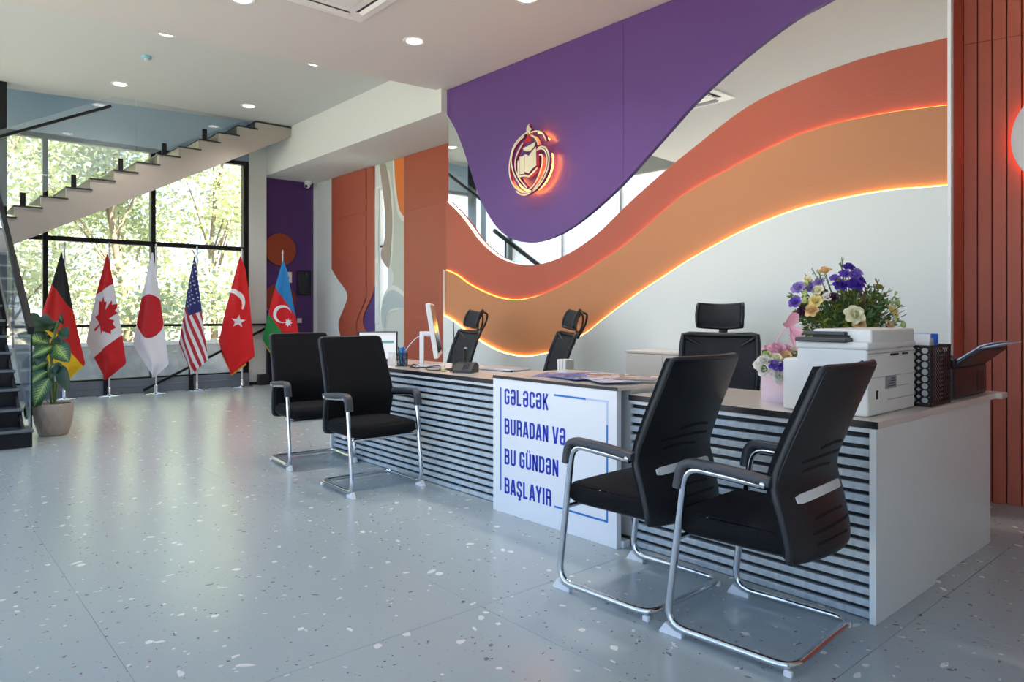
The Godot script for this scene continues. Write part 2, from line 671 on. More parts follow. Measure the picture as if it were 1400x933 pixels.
func window_south() -> void:
	var o := thing("window_2", "long glazed front of the lobby opposite the feature wall", "window")
	o.set_meta("kind", "structure")
	var xs := []
	for i in 10:
		xs.append(-11.3 + 1.485 * i)
	for x in xs:
		part("mullion", one_box(Vector3(x - 0.025, 0, 0.5), Vector3(x + 0.025, 4.2, 0.62), 0.003), M.white_plastic, o)
	for y in [0.03, 2.05, 3.62]:
		part("transom", one_box(Vector3(-11.3, y - 0.03, 0.51), Vector3(2.06, y + 0.03, 0.61), 0.003), M.white_plastic, o)
	for i in 9:
		pane(o, Vector3(xs[i], 0.03, 0.555), Vector3(xs[i + 1], 2.05, 0.565))
		pane(o, Vector3(xs[i], 2.05, 0.555), Vector3(xs[i + 1], 3.62, 0.565))
	var s := Shape.new()
	s.span(Vector3(-11.5, 3.62, 0.5), Vector3(2.8, 4.4, 0.8))
	s.span(Vector3(2.05, 0, 0.5), Vector3(2.8, 4.3, 0.8))
	s.span(Vector3(-11.5, 0, 0.5), Vector3(-11.3, 4.3, 0.8))
	struct("wall_south", s, M.white_paint)

func slat_wall() -> void:
	var d := Vector3(0.968, 0, -0.251)
	var o := thing("slatted_wall", "wall of upright brown-red boards with dark grooves at the right end", "wall panel", Vector3(-1.525, 0, -4.979), atan2(0.251, 0.968))
	o.set_meta("kind", "structure")
	part("backing", one_box(Vector3(0.06, 0, -0.03), Vector3(4.2, HL, -0.15)), M.slat_dark, o)
	var shapes := []
	for k in 2:
		var y0: float = [0.0, 2.815][k]
		var y1: float = [2.812, HL][k]
		shapes.append(one_box(Vector3(-0.0345, y0, -0.03), Vector3(0.0345, y1, 0.0 if k == 0 else -0.006), 0.002).done(M.slat_paint))
	for i in range(1, 55):
		for k in 2:
			var b := mesh_node("board", shapes[k], o)
			b.position = Vector3(0.028 + 0.0737 * i, 0, 0)
	# round white disc standing proud of the boards, lit from behind
	var r := 0.335
	var c := Vector2(0.64, 2.18)
	var lamp := thing("wall_disc_light", "round white back-lit disc on the brown-red slatted wall at the right edge", "wall light", o.position, o.rotation.y)
	var s := Shape.new()
	s.t = Transform3D(Basis(Vector3.RIGHT, PI / 2), Vector3(c.x, c.y, 0.045))
	s.lathe([Vector2(0, -0.01), Vector2(r - 0.004, -0.01), Vector2(r, -0.006), Vector2(r, 0.008), Vector2(r - 0.002, 0.01), Vector2(0, 0.01)], 64)
	part("disc", s, M.white_laminate, lamp)
	var g := []
	for k in 48:
		g.append(Vector3(c.x + cos(TAU * k / 48) * (r - 0.02), c.y + sin(TAU * k / 48) * (r - 0.02), 0.02))
	var l := Shape.new()
	l.tube(g, 0.006, 6, true)
	part("light_strip", l, glow("led_red_orange", "ff6a28", 9.0), lamp)
	var st := Shape.new()
	st.span(Vector3(c.x - 0.1, c.y - 0.1, 0.0), Vector3(c.x + 0.1, c.y + 0.1, 0.036))
	part("standoff", st, M.dark_plastic, lamp)

func downlight(at: Vector3, label: String, energy: float) -> void:
	var o := thing("downlight", label, "ceiling light", at, 0.0, "round recessed downlights")
	var s := Shape.new()
	s.lathe([Vector2(0.072, -0.001), Vector2(0.088, -0.008), Vector2(0.100, -0.006), Vector2(0.104, 0.0)], 32)
	part("trim_ring", s, M.white_plastic, o)
	var f := Shape.new()
	f.lathe([Vector2(0.0, -0.003), Vector2(0.074, -0.003), Vector2(0.074, 0.0)], 28)
	part("lamp_face", f, M.lamp_face, o)
	var l := SpotLight3D.new()
	l.name = "lamp_light"
	l.light_color = Color("fff7ee")
	l.light_energy = energy
	l.spot_range = 12.0
	l.spot_angle = 60.0
	l.spot_angle_attenuation = 1.0
	l.spot_attenuation = 2.0
	l.light_size = 0.07
	l.shadow_enabled = true
	l.rotation.x = -PI / 2
	l.position.y = -0.02
	o.add_child(l)

func lamps() -> void:
	var e := 2.0
	downlight(Vector3(-5.485, HL, -3.615), "recessed downlight in the lowered ceiling left of the purple panel top", e)
	downlight(Vector3(-5.65, HL, -2.10), "recessed downlight in the lowered ceiling at the top edge beside the air vent", e)
	downlight(Vector3(-4.147, HL, -3.79), "recessed downlight in the lowered ceiling close above the purple panel", e)
	downlight(Vector3(-2.95, HL, -2.15), "recessed downlight seen reflected in the mirror above the terracotta wave", e)
	downlight(Vector3(-2.75, HL, -3.79), "recessed downlight in the lowered ceiling over the printer", e)
	downlight(Vector3(-9.842, HU, -2.147), "recessed downlight in the upper ceiling over the stair, left one", e)
	downlight(Vector3(-9.72, HU, -3.705), "recessed downlight in the upper ceiling near the stair top", e)
	downlight(Vector3(-7.745, HU, -2.115), "recessed downlight half hidden by the ceiling step, left one", e)
	downlight(Vector3(-7.56, HU, -3.635), "recessed downlight half hidden by the ceiling step, near the beam", e)
	# four-way air vent
	var v := thing("air_vent", "square white air conditioning cassette in the lowered ceiling", "air vent", Vector3(-4.925, HL, -2.545))
	part("frame", one_box(Vector3(-0.475, -0.022, -0.475), Vector3(0.475, 0.0, 0.475), 0.008), M.white_plastic, v)
	part("grille", one_box(Vector3(-0.26, -0.032, -0.26), Vector3(0.26, -0.02, 0.26), 0.006), M.white_laminate, v)
	for k in 4:
		var t := Transform3D(Basis(Vector3.UP, PI / 2 * k), Vector3.ZERO)
		var s := Shape.new()
		s.t = t
		s.span(Vector3(-0.30, -0.0235, 0.33), Vector3(0.30, -0.021, 0.40))
		part("slot", s, M.dark_plastic, v)
		var f := Shape.new()
		f.t = t * Transform3D(Basis(Vector3.RIGHT, 0.5), Vector3(0, -0.028, 0.365))
		f.box(Vector3.ZERO, Vector3(0.60, 0.004, 0.05), 0.001)
		part("flap", f, M.white_plastic, v)
	var d := thing("smoke_detector", "small round pale-blue detector on the upper ceiling", "detector", Vector3(-8.584, HU, -2.134))
	var s := Shape.new()
	s.lathe([Vector2(0.055, 0.0), Vector2(0.055, -0.018), Vector2(0.045, -0.03), Vector2(0, -0.034)], 24)
	part("base", s, mat("detector_blue", "8fc6d4", 0.4), d)
	var s2 := Shape.new()
	s2.lathe([Vector2(0.025, -0.03), Vector2(0.022, -0.045), Vector2(0, -0.05)], 16)
	part("sensor", s2, M.white_plastic, d)

# ---------------------------------------------------------------- feature wall
func wave_panel(called: String, label: String, edge: Array, floor_edge: Variant, z0: float, z1: float, m: Material, seams := []) -> Node3D:
	var o := thing(called, label, "wall panel")
	var line := curve2(edge, 4)
	var poly := PackedVector2Array(line)
	if floor_edge is float:
		poly.append(Vector2(line[line.size() - 1].x, floor_edge))
		poly.append(Vector2(line[0].x, floor_edge))
	else:
		var low := curve2(floor_edge, 4)
		low.reverse()
		for p in low:
			poly.append(p - Vector2(0, 0.2))
	var cuts: Array = [-20.0] + seams + [20.0]
	for i in cuts.size() - 1:
		var strip := PackedVector2Array([Vector2(cuts[i] + 0.0015, -1), Vector2(cuts[i + 1] - 0.0015, -1), Vector2(cuts[i + 1] - 0.0015, 9), Vector2(cuts[i] + 0.0015, 9)])
		for q in Geometry2D.intersect_polygons(poly, strip):
			var s := Shape.new()
			s.prism(Array(q), z0, z1)
			part("sheet", s, m, o)
	return o

func led_line(edge: Array, z: float, drop: float, m: Material, parent: Node3D, upto := 99.0, radius := 0.006) -> void:
	var pts := []
	for p in curve2(edge, 4):
		if p.x < upto:
			pts.append(Vector3(p.x, p.y - drop, z))
	var s := Shape.new()
	s.tube(pts, radius, 6)
	part("light_strip", s, m, parent)

func build_feature_wall() -> void:
	var purple_edge := [Vector2(-6.440, 3.371), Vector2(-6.297, 3.196), Vector2(-6.165, 2.981), Vector2(-6.036, 2.724), Vector2(-5.887, 2.425), Vector2(-5.741, 2.211), Vector2(-5.576, 2.035), Vector2(-5.372, 1.910), Vector2(-5.113, 1.841), Vector2(-4.828, 1.853), Vector2(-4.523, 1.934), Vector2(-4.206, 2.084), Vector2(-3.909, 2.259), Vector2(-3.634, 2.460), Vector2(-3.406, 2.628), Vector2(-3.188, 2.786), Vector2(-2.865, 2.970), Vector2(-2.612, 3.089), Vector2(-2.376, 3.179), Vector2(-2.156, 3.226), Vector2(-1.975, 3.287), Vector2(-1.823, 3.429), Vector2(-1.72, 3.64)]
	var terra_edge := [Vector2(-6.43, 2.40), Vector2(-6.214, 2.249), Vector2(-6.038, 2.095), Vector2(-5.867, 1.933), Vector2(-5.705, 1.819), Vector2(-5.516, 1.717), Vector2(-5.306, 1.652), Vector2(-5.073, 1.619), Vector2(-4.854, 1.623), Vector2(-4.556, 1.686), Vector2(-4.194, 1.837), Vector2(-3.785, 2.097), Vector2(-3.415, 2.310), Vector2(-3.123, 2.459), Vector2(-2.853, 2.593), Vector2(-2.622, 2.676), Vector2(-2.366, 2.726), Vector2(-2.127, 2.757), Vector2(-1.924, 2.774), Vector2(-1.733, 2.776), Vector2(-1.586, 2.770), Vector2(-1.427, 2.765)]
	var tan_edge := [Vector2(-6.40, 1.63), Vector2(-6.187, 1.564), Vector2(-5.980, 1.462), Vector2(-5.697, 1.364), Vector2(-5.473, 1.307), Vector2(-5.256, 1.282), Vector2(-5.050, 1.294), Vector2(-4.789, 1.344), Vector2(-4.413, 1.470), Vector2(-4.144, 1.587), Vector2(-3.922, 1.688), Vector2(-3.711, 1.802), Vector2(-3.400, 1.992), Vector2(-3.220, 2.087), Vector2(-2.840, 2.218), Vector2(-2.611, 2.291), Vector2(-2.356, 2.357), Vector2(-2.118, 2.386), Vector2(-1.915, 2.391), Vector2(-1.726, 2.388), Vector2(-1.579, 2.377), Vector2(-1.427, 2.364)]
	var white_edge := [Vector2(-6.395, 1.125), Vector2(-6.213, 1.060), Vector2(-5.941, 0.935), Vector2(-5.672, 0.831), Vector2(-5.449, 0.768), Vector2(-5.234, 0.738), Vector2(-5.028, 0.736), Vector2(-4.812, 0.768), Vector2(-4.666, 0.807), Vector2(-4.272, 0.975), Vector2(-4.101, 1.079), Vector2(-3.860, 1.219), Vector2(-3.635, 1.342), Vector2(-3.402, 1.457), Vector2(-3.168, 1.571), Vector2(-2.828, 1.711), Vector2(-2.600, 1.786), Vector2(-2.346, 1.850), Vector2(-2.109, 1.881), Vector2(-1.907, 1.899), Vector2(-1.718, 1.905), Vector2(-1.573, 1.898), Vector2(-1.427, 1.892)]
	lone("mirror", one_box(Vector3(-6.44, 1.2, -4.708), Vector3(-1.44, HL - 0.002, -4.70)), M.mirror, "large mirror showing between the purple wave and the terracotta wave", "mirror")
	var pe := purple_edge.duplicate()
	var purple := wave_panel("purple_wave_panel", "large glossy purple wave panel hanging from the ceiling behind the emblem", pe, HL - 0.004, -4.6985, -4.678, M.purple_paint, [-3.905])
	var terra := wave_panel("terracotta_wave_panel", "terracotta wave panel sweeping up right under the mirror", terra_edge, tan_edge, -4.675, -4.650, M.terracotta_paint)
	var tan := wave_panel("tan_wave_panel", "tan wave panel between the glowing amber lines", tan_edge, white_edge, -4.637, -4.624, M.tan_paint)
	var base := wave_panel("white_wave_panel", "white lower wall panel with a wavy glowing top edge", white_edge, 0.0, -4.612, -4.60, M.white_paint)
	led_line(tan_edge, -4.642, 0.001, M.led_orange, tan)
	led_line(white_edge, -4.6155, 0.0, M.led_amber, base, 99.0, 0.008)
	led_line(terra_edge, -4.684, 0.002, M.led_white, terra, -4.35, 0.005)
	var s := Shape.new()
	s.span(Vector3(-6.402, 0, -4.60), Vector3(-6.3965, 1.63, -4.70))
	struct("trim_west", s, M.white_laminate, "thin white edge strip at the left end of the wave panels", "trim")

# ---------------------------------------------------------------- stair
const FACE := 0.8512  # turn of things that stand square to the entrance

func bar(s: Shape, a: Vector3, b: Vector3, w: float, h: float) -> void:
	var d := b - a
	var side := d.cross(Vector3.UP).normalized()
	if side.length() < 0.1:
		side = Vector3.RIGHT
	var up := side.cross(d).normalized()
	s.flat()
	var q := []
	for e in [a, b]:
		for k in [[-1, -1], [1, -1], [1, 1], [-1, 1]]:
			q.append(e + side * w * 0.5 * k[0] + up * h * 0.5 * k[1])
	s.face([q[0], q[1], q[2], q[3]], -d)
	s.face([q[4], q[5], q[6], q[7]], d)
	for k in 4:
		var l := (k + 1) % 4
		s.face([q[k], q[l], q[l + 4], q[k + 4]], (q[k] + q[l]) * 0.5 - a)

func build_stair() -> void:
	var o := thing("staircase", "staircase with a black lower flight at the left edge and a beige stepped upper flight", "staircase")
	var tread: StandardMaterial3D = mat("tread_black", "2b3036", 0.42)
	var nose: StandardMaterial3D = mat("nosing", "6c7377", 0.45)
	var black: StandardMaterial3D = M.black_metal
	# lower flight, rising away from the entrance
	var x := -7.31
	for k in 12:
		var y := 0.155 * k
		var zr := -0.93 if k == 0 else -0.885
		part("riser", one_box(Vector3(x - 0.02, y, zr + 0.01), Vector3(x, y + 0.13, 0.38), 0.002), black, o)
		var tr := part("tread", one_box(Vector3(x - 0.27, y + 0.128, zr), Vector3(x + 0.018, y + 0.155, 0.39), 0.004), tread, o)
		part("nosing", one_box(Vector3(x + 0.012, y + 0.134, zr + 0.001), Vector3(x + 0.0215, y + 0.1565, 0.389), 0.002), nose, tr)
		x -= 0.26
	var side := Shape.new()
	side.t = Transform3D(Basis(), Vector3.ZERO)
	side.prism([Vector2(-7.33, 0.0), Vector2(-7.33, 0.12), Vector2(-10.3, 1.86), Vector2(-10.3, 1.5), Vector2(-7.75, 0.0)], -0.875, -0.85)
	part("side_plate", side, black, o)
	part("landing", one_box(Vector3(-11.25, 1.72, -0.40), Vector3(-10.15, 1.86, 0.40), 0.004), tread, o)
	# balustrade of the lower flight
	var g := Shape.new()
	g.prism([Vector2(-7.36, 0.16), Vector2(-7.36, 0.99), Vector2(-10.1, 2.60), Vector2(-10.1, 1.78)], -0.915, -0.903)
	part("glass_panel", g, M.stair_glass, o)
	var rail := Shape.new()
	bar(rail, Vector3(-7.30, 1.00, -0.909), Vector3(-10.2, 2.70, -0.909), 0.045, 0.07)
	part("handrail", rail, black, o)
	for k in 3:
		var px: float = -7.45 - 1.2 * k
		part("post", one_box(Vector3(px - 0.02, 0.10 + 0.7 * k, -0.935), Vector3(px + 0.02, 1.05 + 0.705 * k, -0.918), 0.002), black, o)
	# upper flight, with open steps between beige stringers
	var prof := []
	for k in range(-3, 12):
		prof.append(Vector2(-1.124 - 0.267 * k, 2.297 + 0.1425 * k))
		prof.append(Vector2(-1.124 - 0.267 * k, 2.438 + 0.1425 * k))
	prof.append(Vector2(-4.59, 3.985))
	prof.append(Vector2(-4.59, 3.835))
	prof.append(Vector2(-0.32, 1.552))
	var turn := Basis(Vector3(0, 0, 1), Vector3.UP, Vector3.RIGHT)   # outline drawn in z and y, depth along x
	var st := Shape.new()
	st.t = Transform3D(turn, Vector3.ZERO)
	st.prism(prof, -10.41, -10.35)
	part("stringer", st, M.stringer_paint, o)
	for k in range(-3, 11):
		var z := -1.124 - 0.267 * k
		var y := 2.438 + 0.1425 * k
		part("tread", one_box(Vector3(-11.26, y - 0.005, z - 0.285), Vector3(-10.335, y + 0.013, z + 0.012), 0.002), tread, o)
	part("tread", one_box(Vector3(-11.26, 3.965, -4.6), Vector3(-10.345, 3.99, -4.05), 0.002), tread, o)
	for k in range(-2, 9, 2):
		var z := -1.215 - 0.267 * k
		var y := 2.45 + 0.1425 * k
		part("glass_clamp", one_box(Vector3(-10.46, y - 0.1, z - 0.028), Vector3(-10.415, y + 0.17, z + 0.028), 0.003), black, o)
	var pitch := func(z: float) -> float: return 2.438 + (-1.124 - z) * 0.5337
	for seg in [[-0.35, -2.465], [-2.475, -4.2]]:
		var p := []
		for q in [[0, 0.05], [1, 0.05], [1, 0.98], [0, 0.98]]:
			p.append(Vector2(seg[q[0]], pitch.call(seg[q[0]]) + q[1]))
		var clip := PackedVector2Array([Vector2(-6, 0), Vector2(1, 0), Vector2(1, 3.992), Vector2(-6, 3.992)])
		for poly in Geometry2D.intersect_polygons(PackedVector2Array(p), clip):
			var gs := Shape.new()
			gs.t = Transform3D(turn, Vector3.ZERO)
			gs.prism(Array(poly), -10.434, -10.424)
			part("glass_panel", gs, M.stair_glass, o)
	var hr := Shape.new()
	bar(hr, Vector3(-10.43, 2.94, -0.35), Vector3(-10.43, 3.86, -2.17), 0.045, 0.035)
	part("handrail", hr, black, o)
	lone("steel_column", one_box(Vector3(-10.78, 0.0, -1.08), Vector3(-10.66, 3.998, -0.96), 0.004), black, "black steel column rising beside the stair landing at the left edge", "column")

# ---------------------------------------------------------------- recess with cut-out panels
func flat_panel(called: String, poly: Array, z0: float, z1: float, m: Material, parent: Node3D = null) -> MeshInstance3D:
	var s := Shape.new()
	s.prism(poly, z0, z1)
	return part(called, s, m, parent)

func build_recess() -> void:
	var z := -5.528
	var g := M
	var ll := curve2([Vector2(-10.808, 1.882), Vector2(-10.578, 1.692), Vector2(-10.333, 1.525), Vector2(-10.268, 1.401), Vector2(-10.392, 1.226), Vector2(-10.540, 1.048), Vector2(-10.570, 0.940), Vector2(-10.510, 0.791), Vector2(-10.40, 0.6), Vector2(-10.40, 0.3), Vector2(-10.5, 0.0)])
	var lr := curve2([Vector2(-9.690, 1.391), Vector2(-9.791, 1.257), Vector2(-9.928, 1.104), Vector2(-9.997, 0.965), Vector2(-9.963, 0.804), Vector2(-9.86, 0.6), Vector2(-9.82, 0.3), Vector2(-9.9, 0.0)])
	lr.reverse()
	var a := thing("cutout_wall_panel", "terracotta wall panel with a wavy lower left edge in the recess", "wall panel")
	var poly: Array = [Vector2(-10.808, 3.38)] + ll + lr + [Vector2(-9.690, 3.38)]
	var whole := PackedVector2Array(poly)
	for k in [[0.0, 2.705], [2.7075, 3.4]]:
		for q in Geometry2D.intersect_polygons(whole, PackedVector2Array([Vector2(-12, k[0]), Vector2(-8, k[0]), Vector2(-8, k[1]), Vector2(-12, k[1])])):
			flat_panel("sheet", Array(q), z, z + 0.03, M.terracotta_paint, a)
	var b := thing("cutout_wall_panel", "narrow terracotta strip panel left of the recess window", "wall panel")
	var sr := curve2([Vector2(-9.462, 1.487), Vector2(-9.544, 1.355), Vector2(-9.690, 1.206), Vector2(-9.777, 1.070), Vector2(-9.757, 0.952), Vector2(-9.670, 0.835), Vector2(-9.6, 0.6), Vector2(-9.62, 0.3), Vector2(-9.7, 0.0)])
	var sl := []
	for p in lr:
		sl.append(p + Vector2(0.035, -0.008))
	sl[0].y = 0.0
	flat_panel("sheet", [Vector2(-9.655, 3.38)] + [Vector2(-9.462, 3.38)] + sr + sl, z + 0.001, z + 0.030, M.terracotta_paint, b)
	lone("cutout_wall_panel", one_box(Vector3(-9.82, 0.0, z), Vector3(-9.458, 1.56, z + 0.012)), mat("violet_paint", "4b2f74", 0.5), "violet panel under the narrow terracotta strip beside the recess window", "wall panel")
	# narrow window
	var w := thing("window_3", "narrow window in the recess between terracotta and pale panels", "window")
	w.set_meta("kind", "structure")
	part("frame", one_box(Vector3(-9.46, 0.99, -5.68), Vector3(-9.435, 3.05, -5.60), 0.002), M.white_plastic, w)
	part("frame", one_box(Vector3(-9.125, 0.99, -5.68), Vector3(-9.10, 3.05, -5.60), 0.002), M.white_plastic, w)
	part("frame", one_box(Vector3(-9.435, 0.99, -5.68), Vector3(-9.125, 1.02, -5.60), 0.002), M.white_plastic, w)
	part("frame", one_box(Vector3(-9.435, 3.02, -5.68), Vector3(-9.125, 3.05, -5.60), 0.002), M.white_plastic, w)
	part("crossbar", one_box(Vector3(-9.435, 2.15, -5.68), Vector3(-9.125, 2.18, -5.60), 0.002), M.black_metal, w)
	part("pane", one_box(Vector3(-9.435, 1.02, -5.645), Vector3(-9.125, 2.15, -5.64)), M.clear_glass, w)
	part("pane", one_box(Vector3(-9.435, 2.18, -5.645), Vector3(-9.125, 3.02, -5.64)), M.clear_glass, w)
	# pale panel of free shapes
	var d := thing("organic_wall_panel", "pale green-grey wall panel of layered free shapes beside the narrow window", "wall panel")
	var dl := curve2([Vector2(-9.324, 3.376), Vector2(-9.248, 3.184), Vector2(-9.154, 2.878), Vector2(-9.111, 2.548), Vector2(-9.123, 2.323), Vector2(-9.204, 2.101), Vector2(-9.286, 1.992), Vector2(-9.142, 1.886), Vector2(-9.001, 1.798), Vector2(-8.940, 1.667), Vector2(-9.050, 1.461), Vector2(-9.204, 1.302), Vector2(-9.286, 1.155), Vector2(-9.267, 0.991), Vector2(-9.173, 0.797), Vector2(-9.050, 0.607), Vector2(-9.0, 0.0)], 4)
	var pale: StandardMaterial3D = mat("pale_sage", "c3cabd", 0.5)
	var edge: StandardMaterial3D = mat("pale_outline", "dfe4dc", 0.5)
	flat_panel("outline", dl + [Vector2(-8.61, 0.0), Vector2(-8.61, 3.376)], z, z + 0.012, edge, d)
	var inner := []
	for p in dl:
		inner.append(p + Vector2(0.035, 0))
	flat_panel("sage_shape", inner + [Vector2(-8.61, 0.0), Vector2(-8.61, 3.374)], z + 0.012, z + 0.018, pale, d)
	var tp := curve2([Vector2(-9.286, 3.370), Vector2(-9.211, 3.048), Vector2(-9.130, 2.648), Vector2(-9.136, 2.259), Vector2(-9.245, 2.02), Vector2(-9.037, 1.813), Vector2(-8.977, 2.054), Vector2(-8.934, 2.467), Vector2(-8.977, 2.888), Vector2(-9.050, 3.187), Vector2(-9.123, 3.360)], 4)
	var wide := []
	for p in tp:
		wide.append(p + Vector2(0.05, 0.0) if p.x > -9.09 else p)
	flat_panel("taupe_outline", wide, z + 0.018, z + 0.021, edge, d)
	flat_panel("taupe_shape", tp, z + 0.021, z + 0.028, mat("taupe", "a89c8e", 0.5), d)
	var og := curve2([Vector2(-8.868, 3.374), Vector2(-8.845, 3.094), Vector2(-8.791, 2.833), Vector2(-8.721, 2.635), Vector2(-8.611, 2.525)], 4)
	var og2 := []
	for p in og:
		og2.append(p + Vector2(-0.055, -0.06 if p.y < 3.3 else 0.0))
	flat_panel("orange_outline", og2 + [Vector2(-8.611, 2.46), Vector2(-8.611, 3.374)], z + 0.018, z + 0.021, edge, d)
	flat_panel("orange_shape", og + [Vector2(-8.611, 3.374)], z + 0.021, z + 0.030, mat("orange_paint", "e07a2c", 0.5), d)
	var bg := curve2([Vector2(-8.611, 1.374), Vector2(-8.780, 1.455), Vector2(-8.928, 1.491), Vector2(-9.062, 1.452), Vector2(-9.173, 1.350), Vector2(-9.225, 1.220), Vector2(-9.213, 1.057), Vector2(-9.142, 0.928), Vector2(-9.105, 1.090), Vector2(-9.019, 1.194), Vector2(-8.839, 1.225), Vector2(-8.611, 1.224)], 4)
	var bo := []
	for p in bg:
		bo.append(p + (Vector2(0, 0.07) if p.y > 1.24 else Vector2(0, -0.03)))
	flat_panel("blue_outline", bo, z + 0.018, z + 0.021, edge, d)
	flat_panel("blue_grey_shape", bg, z + 0.021, z + 0.027, mat("blue_grey_shape", "b3c3c4", 0.5), d)
	flat_panel("pale_arch", curve2([Vector2(-9.09, 0.0), Vector2(-9.09, 0.8), Vector2(-9.05, 1.02), Vector2(-8.96, 1.14), Vector2(-8.82, 1.17), Vector2(-8.611, 1.17), Vector2(-8.611, 0.0)], 4), z + 0.018, z + 0.024, mat("arch_sage", "ccd3cb", 0.5), d)
	var t := thing("terracotta_wall_panel", "tall plain terracotta wall panel left of the wave panels", "wall panel")
	flat_panel("sheet", [Vector2(-8.611, 0.0), Vector2(-6.4, 0.0), Vector2(-6.4, 2.60), Vector2(-8.611, 2.60)], z, z + 0.03, M.terracotta_paint, t)
	flat_panel("sheet", [Vector2(-8.611, 2.6025), Vector2(-6.4, 2.6025), Vector2(-6.4, 3.38), Vector2(-8.611, 3.38)], z, z + 0.03, M.terracotta_paint, t)

# things on the dark purple wall
func build_purple_wall() -> void:
	var x := -11.40
	var side := Basis(Vector3(0, 0, -1), Vector3.UP, Vector3.RIGHT)    # outline in -z and y, depth along x
	var disc: StandardMaterial3D = M.brick_red_disc
	for k in 2:
		var c := Vector2(4.862, [2.205, 1.375][k])
		var o := thing("wall_disc", ["upper brick-red disc on the dark purple wall", "lower brick-red disc with a faint violet halo behind the striped flag"][k], "wall disc")
		var s := Shape.new()
		s.t = Transform3D(side, Vector3(x + 0.02, 0, 0))
		var poly := []
		for i in 64:
			poly.append(c + Vector2.from_angle(TAU * i / 64) * 0.268)
		s.prism(poly, 0.0, 0.018, 0.002)
		part("disc", s, disc, o)
		part("standoff", one_box(Vector3(x, c.y - 0.1, -c.x - 0.1), Vector3(x + 0.021, c.y + 0.1, -c.x + 0.1)), M.dark_plastic, o)
		if k == 1:
			var pts := []
			for i in 48:
				var p := c + Vector2.from_angle(TAU * i / 48) * 0.262
				pts.append(Vector3(x + 0.012, p.y, -p.x))
			var l := Shape.new()
			l.tube(pts, 0.004, 6, true)
			part("light_strip", l, glow("led_violet", "d060c8", 2.5), o)
	var t := thing("wall_sign", "small white notice plate beside the discs on the purple wall", "sign")
	part("plate", one_box(Vector3(x, 1.66, -5.07), Vector3(x + 0.012, 1.84, -4.955), 0.003), M.white_plastic, t)
	part("mark", one_box(Vector3(x + 0.011, 1.735, -5.022), Vector3(x + 0.0135, 1.752, -5.003)), M.dark_plastic, t)
	var m := thing("wall_screen", "black wall box with a glossy front on the purple wall", "wall box")
	part("case", one_box(Vector3(x, 1.455, -5.40), Vector3(x + 0.05, 1.865, -5.165), 0.006), M.black_plastic, m)
	part("glossy_door", one_box(Vector3(x + 0.048, 1.475, -5.385), Vector3(x + 0.056, 1.845, -5.26), 0.003), mat("gloss_black", "0e1013", 0.12), m)
	part("side_bar", one_box(Vector3(x + 0.048, 1.475, -5.25), Vector3(x + 0.060, 1.845, -5.18), 0.004), M.dark_plastic, m)
	var sw := thing("light_switch", "small grey light switch low on the purple wall", "switch")
	part("plate", one_box(Vector3(x, 0.985, -5.245), Vector3(x + 0.010, 1.065, -5.165), 0.003), M.grip_grey, sw)
	part("rocker", one_box(Vector3(x + 0.009, 1.003, -5.228), Vector3(x + 0.014, 1.047, -5.182), 0.002), M.white_plastic, sw)
	var cam := thing("security_camera", "small white dome security camera in the corner under the beam", "security camera", Vector3(-11.33, 3.385, -5.33))
	var s1 := Shape.new()
	s1.lathe([Vector2(0.06, 0.0), Vector2(0.062, -0.03), Vector2(0.055, -0.05), Vector2(0.0, -0.055)], 24)
	part("base", s1, M.white_plastic, cam)
	var s2 := Shape.new()
	s2.ball(Vector3(0.01, -0.075, 0.02), Vector3.ONE * 0.048, 16, 10)
	var head := part("head", s2, M.white_plastic, cam)
	var s3 := Shape.new()
	s3.ball(Vector3(0.03, -0.088, 0.045), Vector3.ONE * 0.026, 12, 8)
	part("lens", s3, mat("gloss_dark", "0c0d10", 0.08), head)
	# low guard rail standing in front of the window
	var g := thing("guard_rail", "thin black guard rail with a sloping bar behind the flags", "railing")
	var bars := Shape.new()
	bar(bars, Vector3(-11.28, 0.968, -1.2), Vector3(-11.28, 0.968, -4.62), 0.03, 0.03)
	part("top_bar", bars, M.black_metal, g)
	var sl := Shape.new()
	bar(sl, Vector3(-11.27, 0.03, -2.76), Vector3(-11.27, 0.955, -4.68), 0.035, 0.035)
	part("sloping_bar", sl, M.black_metal, g)
	for z in [-2.28, -3.42, -4.62]:
		var top: float = 0.30 if z > -4.5 else 0.97
		part("post", one_box(Vector3(-11.295, 0.0, z - 0.03), Vector3(-11.245, top, z + 0.03), 0.003), M.black_metal, g)
	part("foot_bar", one_box(Vector3(-11.297, 0.0, -4.45), Vector3(-11.272, 0.05, -3.75), 0.004), M.black_metal, g)
	part("foot_block", one_box(Vector3(-11.26, 0.0, -4.58), Vector3(-11.15, 0.17, -4.42), 0.006), M.black_plastic, g)

# ---------------------------------------------------------------- flags
func star_shape(c: Vector2, r: float, turn: float, points := 5, waist := 0.382) -> PackedVector2Array:
	var p := PackedVector2Array()
	for i in points * 2:
		p.append(c + Vector2.from_angle(turn + PI * i / points) * r * (1.0 if i % 2 == 0 else waist))
	return p

func above(p: Vector2, a: Vector2, b: Vector2) -> bool:
	return (b - a).cross(p - a) < 0.0

